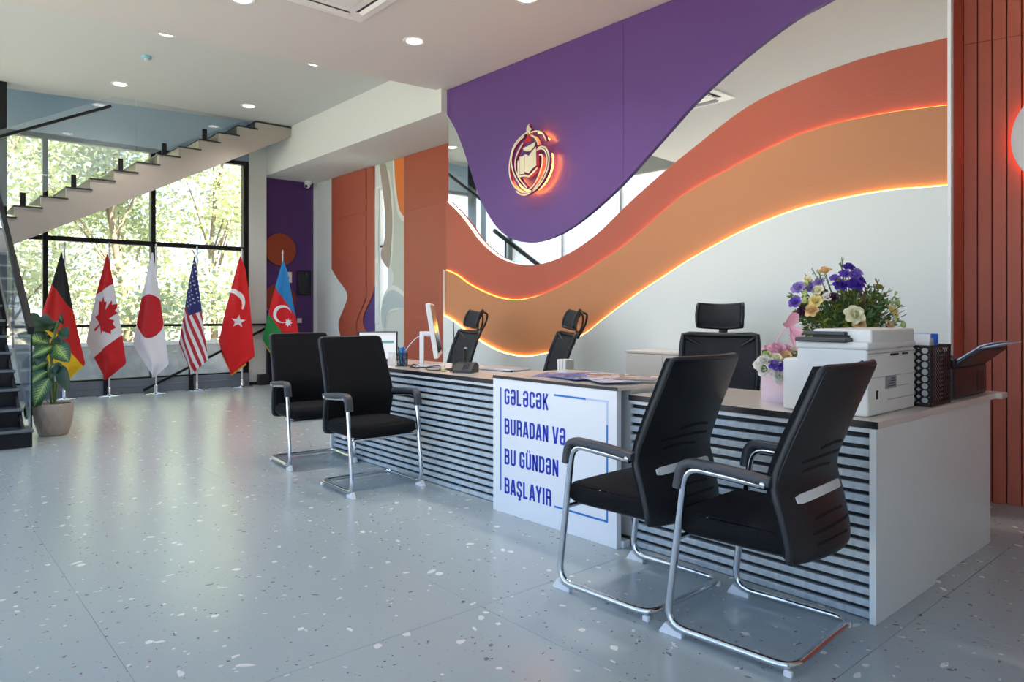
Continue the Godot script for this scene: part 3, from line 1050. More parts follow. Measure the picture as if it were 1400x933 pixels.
func paint_flag(kind: int, p: Vector2, shapes: Array) -> Color:
	var red := Color("cf0f16")
	match kind:
		0:
			if above(p, Vector2(72.9, 387.5), Vector2(100.2, 423.9)):
				return Color("141416")
			return Color("cf1510") if above(p, Vector2(83, 460), Vector2(116.7, 503.8)) else Color("f2c20c")
		1:
			if above(p, Vector2(133.7, 403.6), Vector2(155.8, 388.2)) or not above(p, Vector2(130.1, 488.5), Vector2(166.1, 458.9)):
				return Color("c8141c")
			return Color("c8141c") if Geometry2D.is_point_in_polygon(p, shapes[0]) else Color("e6e6ec")
		2:
			var q := (p - Vector2(206, 432.4)) / Vector2(19.2, 29.8)
			return Color("c01822") if q.length() < 1.0 else Color("e6e6ec")
		3:
			var f := Vector2(0.40, 0.917)
			var c := Vector2(260.9, 432.0)
			var v := (p - c).dot(Vector2(0.917, -0.40)) / 4.3
			var u := (p - c).dot(f)
			v += maxf(u, 0.0) * 0.012
			if u < 0.0 and v > -0.05 or u < 0.0 and above(p, Vector2(253.7, 419.1), Vector2(260.9, 432.0)):
				for s in shapes:
					if Geometry2D.is_point_in_polygon(p, s):
						return Color("e8e8ee")
				return Color("27306e")
			return Color("b42a34") if posmod(int(floor(v)), 2) == 1 else Color("e6e4ea")
		4:
			if Geometry2D.is_point_in_polygon(p, shapes[0]):
				return Color("ececee")
			var o := Vector2(318.0, 413.2)
			if (p - o).length() < 18.0 and (p - Vector2(315.2, 417.2)).length() > 16.6 and above(p, Vector2(300, 404), Vector2(340, 428)):
				return Color("ececee")
			return Color("d80f14")
		_:
			if Geometry2D.is_point_in_polygon(p, shapes[0]):
				return Color("ececee")
			if (p - Vector2(387.1, 429.6)).length() < 12.2 and (p - Vector2(389.4, 430.8)).length() > 10.0:
				return Color("ececee")
			if above(p, Vector2(376.4, 392), Vector2(401, 426.4)):
				return Color("1f7fc2")
			return Color("d4121c") if above(p, Vector2(367.9, 428.6), Vector2(386, 453.2)) else Color("13803c")

func chain_at(c: Array, t: float) -> Vector2:
	var total := 0.0
	for i in c.size() - 1:
		total += c[i].distance_to(c[i + 1])
	var d := t * total
	for i in c.size() - 1:
		var l: float = c[i].distance_to(c[i + 1])
		if d <= l or i == c.size() - 2:
			return c[i].lerp(c[i + 1], clampf(d / l, 0, 1))
		d -= l
	return c[0]

func build_flags() -> void:
	var V := func(x: float, y: float) -> Vector2: return Vector2(x, y)
	var leaf := PackedVector2Array()
	var half := [Vector2(0, 0.5), Vector2(0.09, 0.33), Vector2(0.18, 0.38), Vector2(0.13, 0.09), Vector2(0.27, 0.22), Vector2(0.31, 0.15), Vector2(0.46, 0.18), Vector2(0.41, 0.03), Vector2(0.48, -0.02), Vector2(0.23, -0.22), Vector2(0.26, -0.32), Vector2(0.025, -0.28), Vector2(0.03, -0.5)]
	for i in 26:
		var h: Vector2 = half[i] if i < 13 else half[25 - i] * Vector2(-1, 1)
		leaf.append(Vector2(146.5, 433.5) + h.y * Vector2(31, -37) + h.x * Vector2(17, 47))
	var stars := []
	for r in 11:
		for k in 5:
			var c := Vector2(254.0, 421.0) + Vector2(4.6, -2.2) * (k + 0.5 * (r % 2)) + Vector2(1.1, -6.6) * r
			stars.append(star_shape(c, 1.6, 0.3))
	var specs := [
		["striped flag in black, red and gold on a pole behind the potted plant", 88.0, 546.0, [[84.9, 345.6], [72.9, 387.5], [61.2, 423.9], [52.8, 476.7], [89.3, 523.4]], [[85.9, 345.6], [92.9, 378.4], [100.2, 422.0], [117.3, 498.6], [89.9, 523.4]], [], 332.0],
		["red and white flag with a red maple leaf on a pole", 149.5, 542.0, [[147.3, 348.0], [133.7, 403.6], [119.5, 468.0], [145.5, 519.4]], [[148.6, 348.0], [155.8, 388.0], [165.3, 448.6], [173.0, 497.5], [146.5, 519.4]], [leaf], 333.0],
		["white flag with a large red disc on a pole", 213.5, 538.5, [[208.6, 345.7], [196.2, 402.3], [182.8, 471.8], [211.0, 516.0]], [[210.0, 345.7], [214.0, 371.5], [219.3, 407.5], [224.5, 448.6], [231.4, 498.8], [212.0, 516.0]], [], 335.0],
		["flag with red and white stripes and white stars on blue on a pole", 269.5, 534.0, [[266.2, 351.0], [259.6, 381.8], [253.7, 417.8], [244.7, 468.0], [263.0, 511.8]], [[267.6, 351.0], [271.2, 381.8], [276.3, 420.4], [286.0, 492.0], [264.0, 511.8]], stars, 338.0],
		["red flag with white crescent and star and a gold fringe, against the window", 331.0, 529.5, [[328.5, 351.0], [320.0, 382.0], [307.0, 430.7], [299.5, 466.7], [302.8, 481.0], [317.0, 511.0]], [[329.6, 351.0], [335.5, 366.0], [340.7, 397.0], [349.2, 487.3], [318.0, 511.0]], [star_shape(Vector2(327.3, 439.7), 9.6, -0.2)], 341.0],
		["blue, red and green striped flag with white crescent and star before the purple wall", 386.5, 527.0, [[387.0, 356.8], [378.6, 385.7], [367.9, 427.5], [359.7, 464.0], [379.5, 494.0]], [[388.2, 356.8], [393.6, 370.7], [399.0, 400.7], [408.0, 450.0], [411.5, 468.0], [380.5, 494.0]], [star_shape(Vector2(395.1, 441.4), 6.2, 0.1, 8, 0.5)], 343.0],
	]
	var pole_m: StandardMaterial3D = mat("pole_metal", "cfd2d6", 0.3, 0.85)
	var fringe_m: StandardMaterial3D = mat("gold_fringe", "c9982e", 0.7)
	var weave := noise_tex(0.3, 128, true, 2.0)
	for k in 6:
		var sp: Array = specs[k]
		var depth: float = 1120.35 / (sp[2] - 428.0)
		var ppm := 970.0 / depth
		var lat: float = (sp[1] - 700.0) / 970.0 * depth
		var a := deg_to_rad(41.23)
		var at := Vector3(-cos(a) * depth + sin(a) * lat, 0, -sin(a) * depth - cos(a) * lat)
		var o := thing("flag_on_stand", sp[0], "flag", at, FACE, "row of flags on chrome stands along the window")
		var top: float = 1.155 + (428.0 - sp[6]) / ppm
		var b := Shape.new()
		b.lathe([Vector2(0, 0), Vector2(0.155, 0.0), Vector2(0.157, 0.004), Vector2(0.150, 0.010), Vector2(0.04, 0.016), Vector2(0.024, 0.03), Vector2(0.022, 0.12), Vector2(0.016, 0.125), Vector2(0, 0.125)], 40)
		part("base", b, M.chrome, o)
		var p := Shape.new()
		p.tube([Vector3(0, 0.11, 0), Vector3(0, top - 0.04, 0)], 0.0125, 14)
		part("pole", p, pole_m, o)
		var fin := Shape.new()
		fin.lathe([Vector2(0.0125, top - 0.045), Vector2(0.019, top - 0.04), Vector2(0.019, top - 0.03), Vector2(0.011, top - 0.02), Vector2(0.014, top - 0.005), Vector2(0.006, top + 0.012), Vector2(0, top + 0.016)], 16)
		part("finial", fin, pole_m, o)
		# cloth: two chains of points, from the top knot down to the lowest corner
		var left := []
		var right := []
		for q in sp[3]:
			left.append(Vector2(q[0], q[1]))
		for q in sp[4]:
			right.append(Vector2(q[0], q[1]))
		var lo := Vector2(9999, 9999)
		var hi := Vector2(-9999, -9999)
		for q in left + right:
			lo = lo.min(q)
			hi = hi.max(q)
		var w := 3 * int(hi.x - lo.x)
		var h := 3 * int(hi.y - lo.y)
		var im := Image.create(w, h, false, Image.FORMAT_RGB8)
		for y in h:
			for x in w:
				im.set_pixel(x, y, paint_flag(k, lo + Vector2((x + 0.5) / w, (y + 0.5) / h) * (hi - lo), sp[5]))
		var m := mat("flag_cloth_%d" % k, "ffffff", 0.75)
		m.albedo_texture = ImageTexture.create_from_image(im)
		m.texture_repeat = false
		m.backlight_enabled = true
		m.backlight = Color(0.12, 0.12, 0.12)
		var place := func(u: float, v: float) -> Vector3:
			var q := chain_at(left, v).lerp(chain_at(right, v), u)
			var fold := sin(u * 9.0 + v * 2.0 + k) * 0.016 * minf(1.0, v * 3.0) + sin(u * 17.0 - v * 4.0 + k * 2.0) * 0.006 * minf(1.0, v * 2.0)
			fold += (0.5 - absf(u - 0.45)) * 0.07 * minf(1.0, v * 4.0)
			return Vector3((q.x - sp[1]) / ppm, 1.155 + (428.0 - q.y) / ppm, 0.02 + fold)
		var c := Shape.new()
		c.sheet(place, 26, 40, 0.003)
		var mesh := c.done(m)
		var arr := mesh.surface_get_arrays(0)
		var uv := PackedVector2Array()
		for q in arr[Mesh.ARRAY_VERTEX]:
			uv.append((Vector2(q.x * ppm + sp[1], 428.0 - (q.y - 1.155) * ppm) - lo) / (hi - lo))
		arr[Mesh.ARRAY_TEX_UV] = uv
		var am := ArrayMesh.new()
		am.add_surface_from_arrays(Mesh.PRIMITIVE_TRIANGLES, arr)
		am.surface_set_material(0, m)
		var cloth := mesh_node("cloth", am, o)
		if k >= 4:
			var f := Shape.new()
			var n := left.size()
			var path := []
			for i in 15:
				path.append(place.call(0.0, lerpf(0.80, 1.0, i / 14.0)))
			for i in 15:
				path.append(place.call(1.0, lerpf(1.0, 0.86, i / 14.0)))
			for i in path.size() - 1:
				var d := Vector3(0, -0.035, 0)
				f.flat()
				f.face([path[i], path[i + 1], path[i + 1] + d, path[i] + d], Vector3.BACK)
			part("fringe", f, fringe_m, cloth)

# ---------------------------------------------------------------- potted plant
func leaf_texture() -> ImageTexture:
	var w := 96
	var h := 192
	var im := Image.create(w, h, false, Image.FORMAT_RGB8)
	var n := FastNoiseLite.new()
	n.seed = 3
	n.frequency = 0.09
	for y in h:
		for x in w:
			var u := absf((x + 0.5) / w - 0.5) * 2.0
			var v := (y + 0.5) / h
			var vein := 0.5 + 0.5 * sin((v * 14.0 - u * 3.2) * TAU * 0.75)
			var pale := clampf(1.15 - u * 1.5 - absf(v - 0.45) * 0.9 + (vein - 0.5) * 0.55 + n.get_noise_2d(x, y) * 0.5, 0.0, 1.0)
			var c := Color("1f4a22").lerp(Color("b9c86a"), pale * 0.85)
			if u < 0.035:
				c = Color("a9c277")
			im.set_pixel(x, y, c)
	return ImageTexture.create_from_image(im)

func leaf_mesh(base: Vector3, tip: Vector3, width: float, face_dir: Vector3, sag: float, fold := 0.25) -> Shape:
	var s := Shape.new()
	var d := tip - base
	var side := d.cross(face_dir).normalized()
	var out := side.cross(d).normalized()
	s.sheet(func(u: float, v: float) -> Vector3:
		var half := width * 0.5 * pow(sin(PI * pow(v, 0.8)), 0.75) + 0.002
		var x := (u - 0.5) * 2.0
		return base + d * v + side * half * x + out * (sin(PI * v) * sag + absf(x) * half * fold + sin(v * 9.0 + x * 2.0) * 0.004), 6, 12, 0.0012)
	return s

func build_plant() -> void:
	var o := thing("potted_plant", "leafy variegated houseplant in a round greige pot beside the black stair", "potted plant", Vector3(-7.93, 0, -1.165), FACE)
	var pot := Shape.new()
	var prof := [Vector2(0.095, 0.0), Vector2(0.118, 0.006), Vector2(0.135, 0.05), Vector2(0.158, 0.14), Vector2(0.166, 0.22), Vector2(0.165, 0.292), Vector2(0.160, 0.298), Vector2(0.152, 0.296), Vector2(0.148, 0.262)]
	# faceted body: each ring turned by half a facet
	for i in prof.size() - 1:
		var n := 14
		var ra: Vector2 = prof[i]
		var rb: Vector2 = prof[i + 1]
		pot.flat()
		for k in n:
			var a0 := TAU * (k + 0.5 * i) / n
			var a1 := TAU * (k + 1 + 0.5 * i) / n
			var am := TAU * (k + 0.5 + 0.5 * i) / n
			var an := TAU * (k + 1.5 + 0.5 * i) / n
			var p := func(r: Vector2, a: float) -> Vector3: return Vector3(cos(a) * r.x, r.y, sin(a) * r.x)
			var q0: Vector3 = p.call(ra, a0)
			var q1: Vector3 = p.call(ra, a1)
			var q2: Vector3 = p.call(rb, am)
			var q3: Vector3 = p.call(rb, an)
			var out := q2 * Vector3(1, 0, 1) * (1.0 if i < 6 else -1.0) + Vector3.UP * (0.001 if i < 6 else 0.1)
			pot.face([q0, q1, q2], out)
			pot.face([q1, q3, q2], out)
	part("pot", pot, mat("pot_greige", "b3a698", 0.6), o)
	var soil := Shape.new()
	soil.lathe([Vector2(0.150, 0.268), Vector2(0.10, 0.275), Vector2(0.0, 0.272)], 20)
	part("soil", soil, mat("soil", "4a3b2c", 0.95), o)
	var px := 145.0
	var at := func(u: float, v: float, z: float) -> Vector3: return Vector3((u - 72.0) / px, (595.0 - v) / px, z)
	var stem_m: StandardMaterial3D = mat("stem_green", "6f8a4c", 0.6)
	var stems := [[[74, 553, 0.0], [73, 515, 0.02], [70, 480, 0.01], [76, 448, 0.0], [80, 436, -0.02]], [[77, 553, 0.03], [80, 520, 0.03], [85, 498, 0.05]], [[71, 553, 0.02], [66, 525, -0.01], [60, 500, -0.04], [52, 480, -0.08]]]
	for sd in stems:
		var pts := []
		for q in sd:
			pts.append(at.call(q[0], q[1], q[2]))
		var s := Shape.new()
		s.tube(curve3(pts, 5), 0.013 if sd == stems[0] else 0.009, 8)
		part("stem", s, stem_m, o)
	var lt: StandardMaterial3D = mat("leaf_variegated", "ffffff", 0.4)
	lt.albedo_texture = leaf_texture()
	lt.backlight_enabled = true
	lt.backlight = Color(0.1, 0.16, 0.04)
	var dk: StandardMaterial3D = mat("leaf_dark", "1c3d1e", 0.38)
	dk.backlight_enabled = true
	dk.backlight = Color(0.05, 0.09, 0.02)
	# base, tip, width, depth at base and tip, dark or variegated
	var leaves := [[55, 438, 34, 434, 13, 0.0, 0.02, 1], [54, 433, 76, 443, 12, 0.0, 0.06, 1], [76, 446, 42, 450, 15, 0.02, 0.10, 1], [85, 443, 86, 428, 6, 0.0, 0.02, 1], [86, 448, 99, 463, 13, 0.0, 0.08, 1], [69, 471, 30, 456, 18, 0.02, 0.08, 0], [79, 473, 53, 489, 16, 0.03, 0.13, 0], [77, 470, 105, 494, 24, 0.02, 0.12, 0], [86, 499, 104, 534, 15, 0.05, 0.12, 1], [86, 498, 77, 519, 9, 0.05, 0.10, 1], [72, 516, 62, 555, 24, 0.05, 0.17, 0], [57, 545, 40, 573, 18, 0.0, 0.07, 0], [62, 496, 32, 509, 15, -0.04, -0.02, 0], [54, 480, 28, 505, 13, -0.08, 0.0, 1], [56, 503, 34, 521, 11, -0.04, -0.02, 0], [44, 522, 36, 553, 13, -0.12, -0.08, 0], [60, 462, 40, 470, 14, -0.1, -0.06, 1], [56, 470, 34, 486, 18, -0.12, -0.12, 1], [70, 455, 62, 438, 12, -0.05, -0.1, 1], [52, 500, 40, 490, 12, -0.1, -0.12, 1], [71, 500, 97, 512, 15, 0.02, 0.08, 0], [66, 508, 46, 526, 15, 0.02, 0.06, 0], [74, 462, 90, 470, 15, 0.0, 0.05, 1], [62, 455, 50, 466, 15, -0.02, 0.02, 1], [70, 478, 58, 500, 15, 0.05, 0.10, 1]]
	for l in leaves:
		var b: Vector3 = at.call(l[0], l[1], l[5])
		var t: Vector3 = at.call(l[2], l[3], l[6])
		part("leaf", leaf_mesh(b, t, l[4] * 1.12 / px, Vector3(0.0, 0.55, 1.0), 0.02), dk if l[7] else lt, o)
		if l[5] >= 0.0:
			var stalk := Shape.new()
			var root: Vector3 = at.call(lerpf(74, l[0], 0.4), minf(l[1] + 14.0, 552.0), 0.01)
			stalk.tube([root, root.lerp(b, 0.6) + Vector3(0, 0.008, 0), b.lerp(t, 0.06)], 0.004, 6)
			part("stalk", stalk, stem_m, o)

# ---------------------------------------------------------------- outside
func build_outside() -> void:
	struct("ground", one_box(Vector3(-70, -0.5, -60), Vector3(60, -0.21, 60)), M.paving, "pale paving outside the windows", "ground")
	var wall := thing("garden_wall", "low pale garden wall outside beyond the flag window", "wall")
	part("wall", one_box(Vector3(-14.6, -0.21, -14), Vector3(-14.35, 0.55, 6), 0.01), M.concrete, wall)
	part("coping", one_box(Vector3(-14.65, 0.55, -14), Vector3(-14.30, 0.62, 6), 0.01), mat("coping", "d8d5cc", 0.8), wall)
	rng.seed = 21
	var leaf := Shape.new()
	leaf.flat()
	leaf.face([Vector3(0, 0, 0), Vector3(0.035, 0.05, 0.01), Vector3(0, 0.13, 0), Vector3(-0.035, 0.05, 0.01)], Vector3.BACK)
	var lms := []
	for k in 3:
		var m := mat("tree_leaf_%d" % k, ["c3caa8", "d2d8c0", "b4bf9a"][k], 0.5)
		m.backlight_enabled = true
		m.backlight = Color(0.30, 0.36, 0.14)
		lms.append(leaf.done(m) if k == 0 else null)
		if k > 0:
			var am: ArrayMesh = lms[0].duplicate()
			am.surface_set_material(0, m)
			lms[k] = am
	var bark: StandardMaterial3D = mat("bark", "8a7a66", 0.9)
	var spots := [Vector3(-16.4, -0.2, 0.9), Vector3(-17.4, -0.2, -1.6), Vector3(-16.2, -0.2, -3.6), Vector3(-17.8, -0.2, -5.9), Vector3(-20.5, -0.2, 2.6), Vector3(-21.5, -0.2, -3.2), Vector3(-21.0, -0.2, -8.6), Vector3(-20.0, -0.2, -0.4)]
	var words := ["leftmost leafy tree outside the tall window", "leafy tree outside behind the striped flags", "leafy tree outside behind the flag with the red disc", "leafy tree outside right of the red flag with the crescent", "far leafy tree outside at the left of the window", "far leafy tree outside behind the middle of the window", "far leafy tree outside at the right of the window", "far leafy tree outside between the nearer left trees"]
	for i in spots.size():
		var o := thing("tree", words[i], "tree", spots[i], 0.0, "trees outside the tall window")
		var tall := rng.randf_range(5.6, 7.2)
		var tr := Shape.new()
		var path := curve3([Vector3.ZERO, Vector3(rng.randf_range(-0.15, 0.15), 1.2, rng.randf_range(-0.15, 0.15)), Vector3(rng.randf_range(-0.3, 0.3), tall * 0.5, rng.randf_range(-0.3, 0.3)), Vector3(rng.randf_range(-0.3, 0.3), tall * 0.9, rng.randf_range(-0.4, 0.4))], 5)
		var rad := []
		for k in path.size():
			rad.append(lerpf(0.11, 0.02, float(k) / path.size()))
		tr.tube(path, rad, 10)
		part("trunk", tr, bark, o)
		var clumps := []
		for k in 16:
			var h := lerpf(0.12, 1.0, rng.randf())
			var a := rng.randf() * TAU
			var reach := rng.randf_range(0.5, 1.9) * (1.15 - h * 0.6)
			var c := Vector3(cos(a) * reach, h * tall, sin(a) * reach)
			clumps.append(c)
			var br := Shape.new()
			var from: Vector3 = path[clampi(int(h * 0.8 * path.size()), 0, path.size() - 1)]
			br.tube([from, from.lerp(c, 0.5) + Vector3(0, 0.1, 0), c], [0.03, 0.02, 0.006], 6)
			part("branch", br, bark, o)
		var mm := MultiMesh.new()
		mm.transform_format = MultiMesh.TRANSFORM_3D
		mm.mesh = lms[i % 3]
		mm.instance_count = 9000
		for k in 9000:
			var c: Vector3 = clumps[rng.randi() % 16]
			var d := Vector3(rng.randfn(), rng.randfn() * 0.8, rng.randfn()) * 0.42
			var b := Basis.from_euler(Vector3(rng.randf() * TAU, rng.randf() * TAU, rng.randf() * TAU)).scaled(Vector3.ONE * rng.randf_range(0.7, 1.4))
			mm.set_instance_transform(k, Transform3D(b, c + d))
		var f := MultiMeshInstance3D.new()
		f.name = "foliage"
		f.multimesh = mm
		f.set_meta("kind", "stuff")
		o.add_child(f)

# ---------------------------------------------------------------- reception desk
func ribbons(lines: Array, width: float) -> Array:
	var out := []
	for l in lines:
		for i in l.size() - 1:
			var a: Vector2 = l[i] if i == 0 else l[i].lerp(l[i + 1], 0.5)
			var b: Vector2 = l[i + 1] if i == l.size() - 2 else l[i].lerp(l[i + 1], 0.5)
			if i == 0:
				out.append_array(Geometry2D.offset_polyline(PackedVector2Array([a, b]), width * 0.5, Geometry2D.JOIN_MITER, Geometry2D.END_BUTT))
			if i < l.size() - 2:
				var c: Vector2 = l[i + 2] if i == l.size() - 3 else l[i + 1].lerp(l[i + 2], 0.5)
				out.append_array(Geometry2D.offset_polyline(PackedVector2Array([l[i].lerp(l[i + 1], 0.5), l[i + 1], c]), width * 0.5, Geometry2D.JOIN_MITER, Geometry2D.END_BUTT))
	return out

var GLYPHS := {
	"G": [[1, 0.74, 1, 0.9, 0.75, 1, 0.25, 1, 0, 0.9, 0, 0.1, 0.25, 0, 0.75, 0, 1, 0.1, 1, 0.48, 0.55, 0.48]],
	"e": [[0, 0.74, 0, 0.9, 0.25, 1, 0.75, 1, 1, 0.9, 1, 0.1, 0.75, 0, 0.25, 0, 0, 0.1, 0, 0.48, 0.95, 0.48]],
	"L": [[0, 1.08, 0, 0, 1, 0]],
	"C": [[1, 0.70, 1, 0.9, 0.75, 1, 0.25, 1, 0, 0.9, 0, 0.1, 0.25, 0, 0.75, 0, 1, 0.1, 1, 0.30]],
	"K": [[0, -0.08, 0, 1.08], [1.05, 1.06, 0.1, 0.40], [0.36, 0.60, 1.08, -0.06]],
	"B": [[0, 0, 0, 1, 0.72, 1, 0.95, 0.92, 0.95, 0.62, 0.72, 0.53, 0.1, 0.53], [0.6, 0.53, 0.75, 0.53, 1, 0.44, 1, 0.1, 0.75, 0, -0.2, 0]],
	"U": [[0, 1.08, 0, 0.1, 0.25, 0, 0.75, 0, 1, 0.1, 1, 1.08]],
	"R": [[0, -0.08, 0, 1, 0.72, 1, 1, 0.9, 1, 0.6, 0.75, 0.5, 0.1, 0.5], [0.6, 0.5, 0.78, 0.5, 0.98, 0.38, 0.98, -0.08]],
	"A": [[-0.1, -0.08, 0.36, 1.0, 0.64, 1.0, 1.1, -0.08], [0.12, 0.22, 0.88, 0.22]],
	"D": [[0, 0, 0, 1, 0.7, 1, 1, 0.88, 1, 0.12, 0.7, 0, -0.2, 0]],
	"N": [[0, -0.08, 0, 1.08], [0.05, 1.02, 0.95, -0.02], [1, -0.08, 1, 1.08]],
	"V": [[-0.1, 1.08, 0.38, 0.0, 0.62, 0.0, 1.1, 1.08]],
	"u": [[0, 1.08, 0, 0.1, 0.25, 0, 0.75, 0, 1, 0.1, 1, 1.08], [0.05, 1.22, 0.32, 1.22], [0.68, 1.22, 0.95, 1.22]],
	"s": [[1, 0.74, 1, 0.9, 0.75, 1, 0.25, 1, 0, 0.9, 0, 0.68, 0.2, 0.56, 0.8, 0.42, 1, 0.32, 1, 0.1, 0.75, 0, 0.25, 0, 0, 0.1, 0, 0.26], [0.55, -0.05, 0.68, -0.22, 0.25, -0.28]],
	"Y": [[-0.1, 1.08, 0.5, 0.48, 1.1, 1.08], [0.5, 0.55, 0.5, -0.08]],
	"I": [[0, -0.08, 0, 1.08]],
}

func lettering(text: String, at: Vector2, z: float, w: float, h: float, stroke: float, gap: float, m: Material, parent: Node3D) -> void:
	var x := at.x
	for ch in text:
		if ch == " ":
			x += w * 0.55
			continue
		var lines := []
		for g in GLYPHS[ch]:
			var l := []
			for i in range(0, g.size(), 2):
				l.append(Vector2(x + stroke * 0.5 + g[i] * (w - stroke), at.y + stroke * 0.5 + g[i + 1] * (h - stroke)))
			lines.append(l)
		var s := Shape.new()
		for poly in ribbons(lines, stroke):
			s.prism(Array(poly), z, z + 0.0012)
		part("letter", s, m, parent)
		x += (stroke if ch == "I" else w) + gap

func front_slats(o: Node3D, x0: float, x1: float) -> void:
	part("front_panel", one_box(Vector3(x0, 0.0, -2.81), Vector3(x1, 0.722, -2.788)), M.slat_black, o)
	var s := Shape.new()
	s.span(Vector3(x0, 0.0, -2.788), Vector3(x1, 0.026, -2.766), 0.002)
	var mesh := s.done(M.slat_grey)
	for k in 16:
		var b := mesh_node("slat", mesh, o)
		b.position.y = 0.004 + 0.0435 * k
	part("light_rail", one_box(Vector3(x0, 0.704, -2.788), Vector3(x1, 0.721, -2.757), 0.002), M.white_laminate, o)

func worktop(o: Node3D, outline: Array, y0: float, y1: float) -> Node3D:
	var s := Shape.new()
	s.t = Transform3D(Basis(Vector3.RIGHT, Vector3.BACK, Vector3.UP), Vector3.ZERO)
	s.prism(outline, y0, y1)
	return part("worktop", s, M.worktop_white, o)

func build_desk() -> void:
	mat("slat_black", "0d131a", 0.6)
	var sg: StandardMaterial3D = mat("slat_grey", "cfdade", 0.55)
	tinted(sg, noise_tex(0.03, 256, false, 1.0, Color(0.84, 0.85, 0.86), Color.WHITE), 2.5)
	mat("worktop_white", "d6cec4", 0.16)
	mat("edge_black", "1b1c1f", 0.4)
	mat("sign_white", "eef0f2", 0.3)
	mat("panel_white", "e4e8e6", 0.12)
	# left unit
	var a := thing("reception_desk", "left reception desk unit with grey horizontal slats on its front, white screens on top", "desk")
	front_slats(a, -5.40, -3.217)
	part("end_panel", one_box(Vector3(-5.425, 0.0, -2.745), Vector3(-5.40, 0.722, -3.38), 0.002), M.panel_white, a)
	part("end_panel", one_box(Vector3(-3.24, 0.0, -2.82), Vector3(-3.217, 0.722, -3.38), 0.002), M.panel_white, a)
	var wa := worktop(a, [Vector2(-5.43, -2.752), Vector2(-3.217, -2.752), Vector2(-3.217, -3.40), Vector2(-5.43, -3.40)], 0.7221, 0.75)
	part("edge_strip", one_box(Vector3(-5.43, 0.7225, -2.752), Vector3(-3.217, 0.7495, -2.749), 0.0005), M.edge_black, wa)
	# middle unit with the lettered panel
	var b := thing("sign_counter", "middle counter unit with a white panel of blue lettering on its front", "counter")
	part("front_panel", one_box(Vector3(-3.211, 0.0, -2.70), Vector3(-2.266, 0.772, -2.665), 0.002), M.sign_white, b)
	part("carcass", one_box(Vector3(-3.20, 0.03, -3.27), Vector3(-2.285, 0.772, -2.80), 0.002), M.panel_white, b)
	part("foot", one_box(Vector3(-3.20, 0.0, -2.75), Vector3(-2.252, 0.035, -2.7), 0.002), M.panel_white, b)
	var wb := worktop(b, [Vector2(-3.213, -2.668), Vector2(-2.262, -2.668), Vector2(-2.262, -3.28), Vector2(-3.213, -3.28)], 0.7725, 0.79)
	part("edge_strip", one_box(Vector3(-3.213, 0.7728, -2.668), Vector3(-2.262, 0.7895, -2.6645), 0.0005), M.edge_black, wb)
	var blue: StandardMaterial3D = mat("letter_blue", "0d2fb4", 0.4)
	var z := -2.6648
	var lines := [["GeLeCeK", 0.6285], ["BURADAN Ve", 0.4575], ["BU GuNDeN", 0.2835], ["BAsLAYIR", 0.1160]]
	for l in lines:
		lettering(l[0], Vector2(-3.105, l[1]), z, 0.0425, 0.0905, 0.0135, 0.0105, blue, b)
	var line_m: StandardMaterial3D = mat("line_blue", "1b74c4", 0.4)
	var pale_m: StandardMaterial3D = mat("line_pale", "c3d4ea", 0.4)
	var rects := [[-3.144, 0.1257, -3.134, 0.7229, 0], [-2.7004, 0.711, -2.470, 0.721, 0], [-2.470, 0.711, -2.3215, 0.721, 1], [-2.3315, 0.60, -2.3215, 0.711, 1], [-2.3315, 0.117, -2.3215, 0.60, 0], [-2.6976, 0.117, -2.3315, 0.127, 0]]
	for r in rects:
		part("printed_line", one_box(Vector3(r[0], r[1], z), Vector3(r[2], r[3], z + 0.0012)), [line_m, pale_m][r[4]], b)
	# right unit with its return
	var c := thing("reception_desk", "right L-shaped reception desk unit with a plain white end, printer on top", "desk")
	front_slats(c, -2.262, -1.107)
	part("end_panel", one_box(Vector3(-1.107, 0.0, -3.355), Vector3(-1.083, 0.722, -2.733), 0.0015), M.panel_white, c)
	part("end_panel", one_box(Vector3(-1.122, 0.0, -4.165), Vector3(-1.099, 0.722, -3.356), 0.0015), M.panel_white, c)
	part("inner_panel", one_box(Vector3(-1.66, 0.0, -4.16), Vector3(-1.64, 0.722, -3.36), 0.0015), M.panel_white, c)
	part("inner_panel", one_box(Vector3(-2.25, 0.0, -3.38), Vector3(-2.23, 0.722, -2.82), 0.0015), M.panel_white, c)
	part("back_panel", one_box(Vector3(-1.64, 0.0, -4.16), Vector3(-1.123, 0.722, -4.14), 0.0015), M.panel_white, c)
	var wc := worktop(c, [Vector2(-2.2615, -2.752), Vector2(-1.083, -2.752), Vector2(-1.083, -4.20), Vector2(-1.70, -4.20), Vector2(-1.70, -3.40), Vector2(-2.2615, -3.40)], 0.7221, 0.75)
	part("edge_strip", one_box(Vector3(-2.2615, 0.7225, -2.752), Vector3(-1.083, 0.7495, -2.749), 0.0005), M.edge_black, wc)
	part("end_board", one_box(Vector3(-1.70, 0.722, -4.30), Vector3(-1.058, 0.749, -4.201), 0.001), M.worktop_white, wc)
	var cab := thing("low_cabinet", "low pale grey-beige cabinet standing against the white wave panel", "cabinet", Vector3(-3.22, 0, -4.44))
	part("body", one_box(Vector3(-0.35, 0.0, -0.14), Vector3(0.35, 0.845, 0.12), 0.002), mat("cabinet_beige", "cfc8bd", 0.5), cab)
	part("top", one_box(Vector3(-0.36, 0.845, -0.145), Vector3(0.36, 0.865, 0.135), 0.003), M.cabinet_beige, cab)
	for k in 2:
		var d := part("door", one_box(Vector3(-0.345 + 0.347 * k, 0.06, 0.12), Vector3(-0.002 + 0.347 * k, 0.84, 0.137), 0.002), M.cabinet_beige, cab)
		part("handle", one_box(Vector3(-0.05 + 0.09 * k, 0.50, 0.137), Vector3(-0.04 + 0.09 * k, 0.62, 0.155), 0.003), M.steel, d)

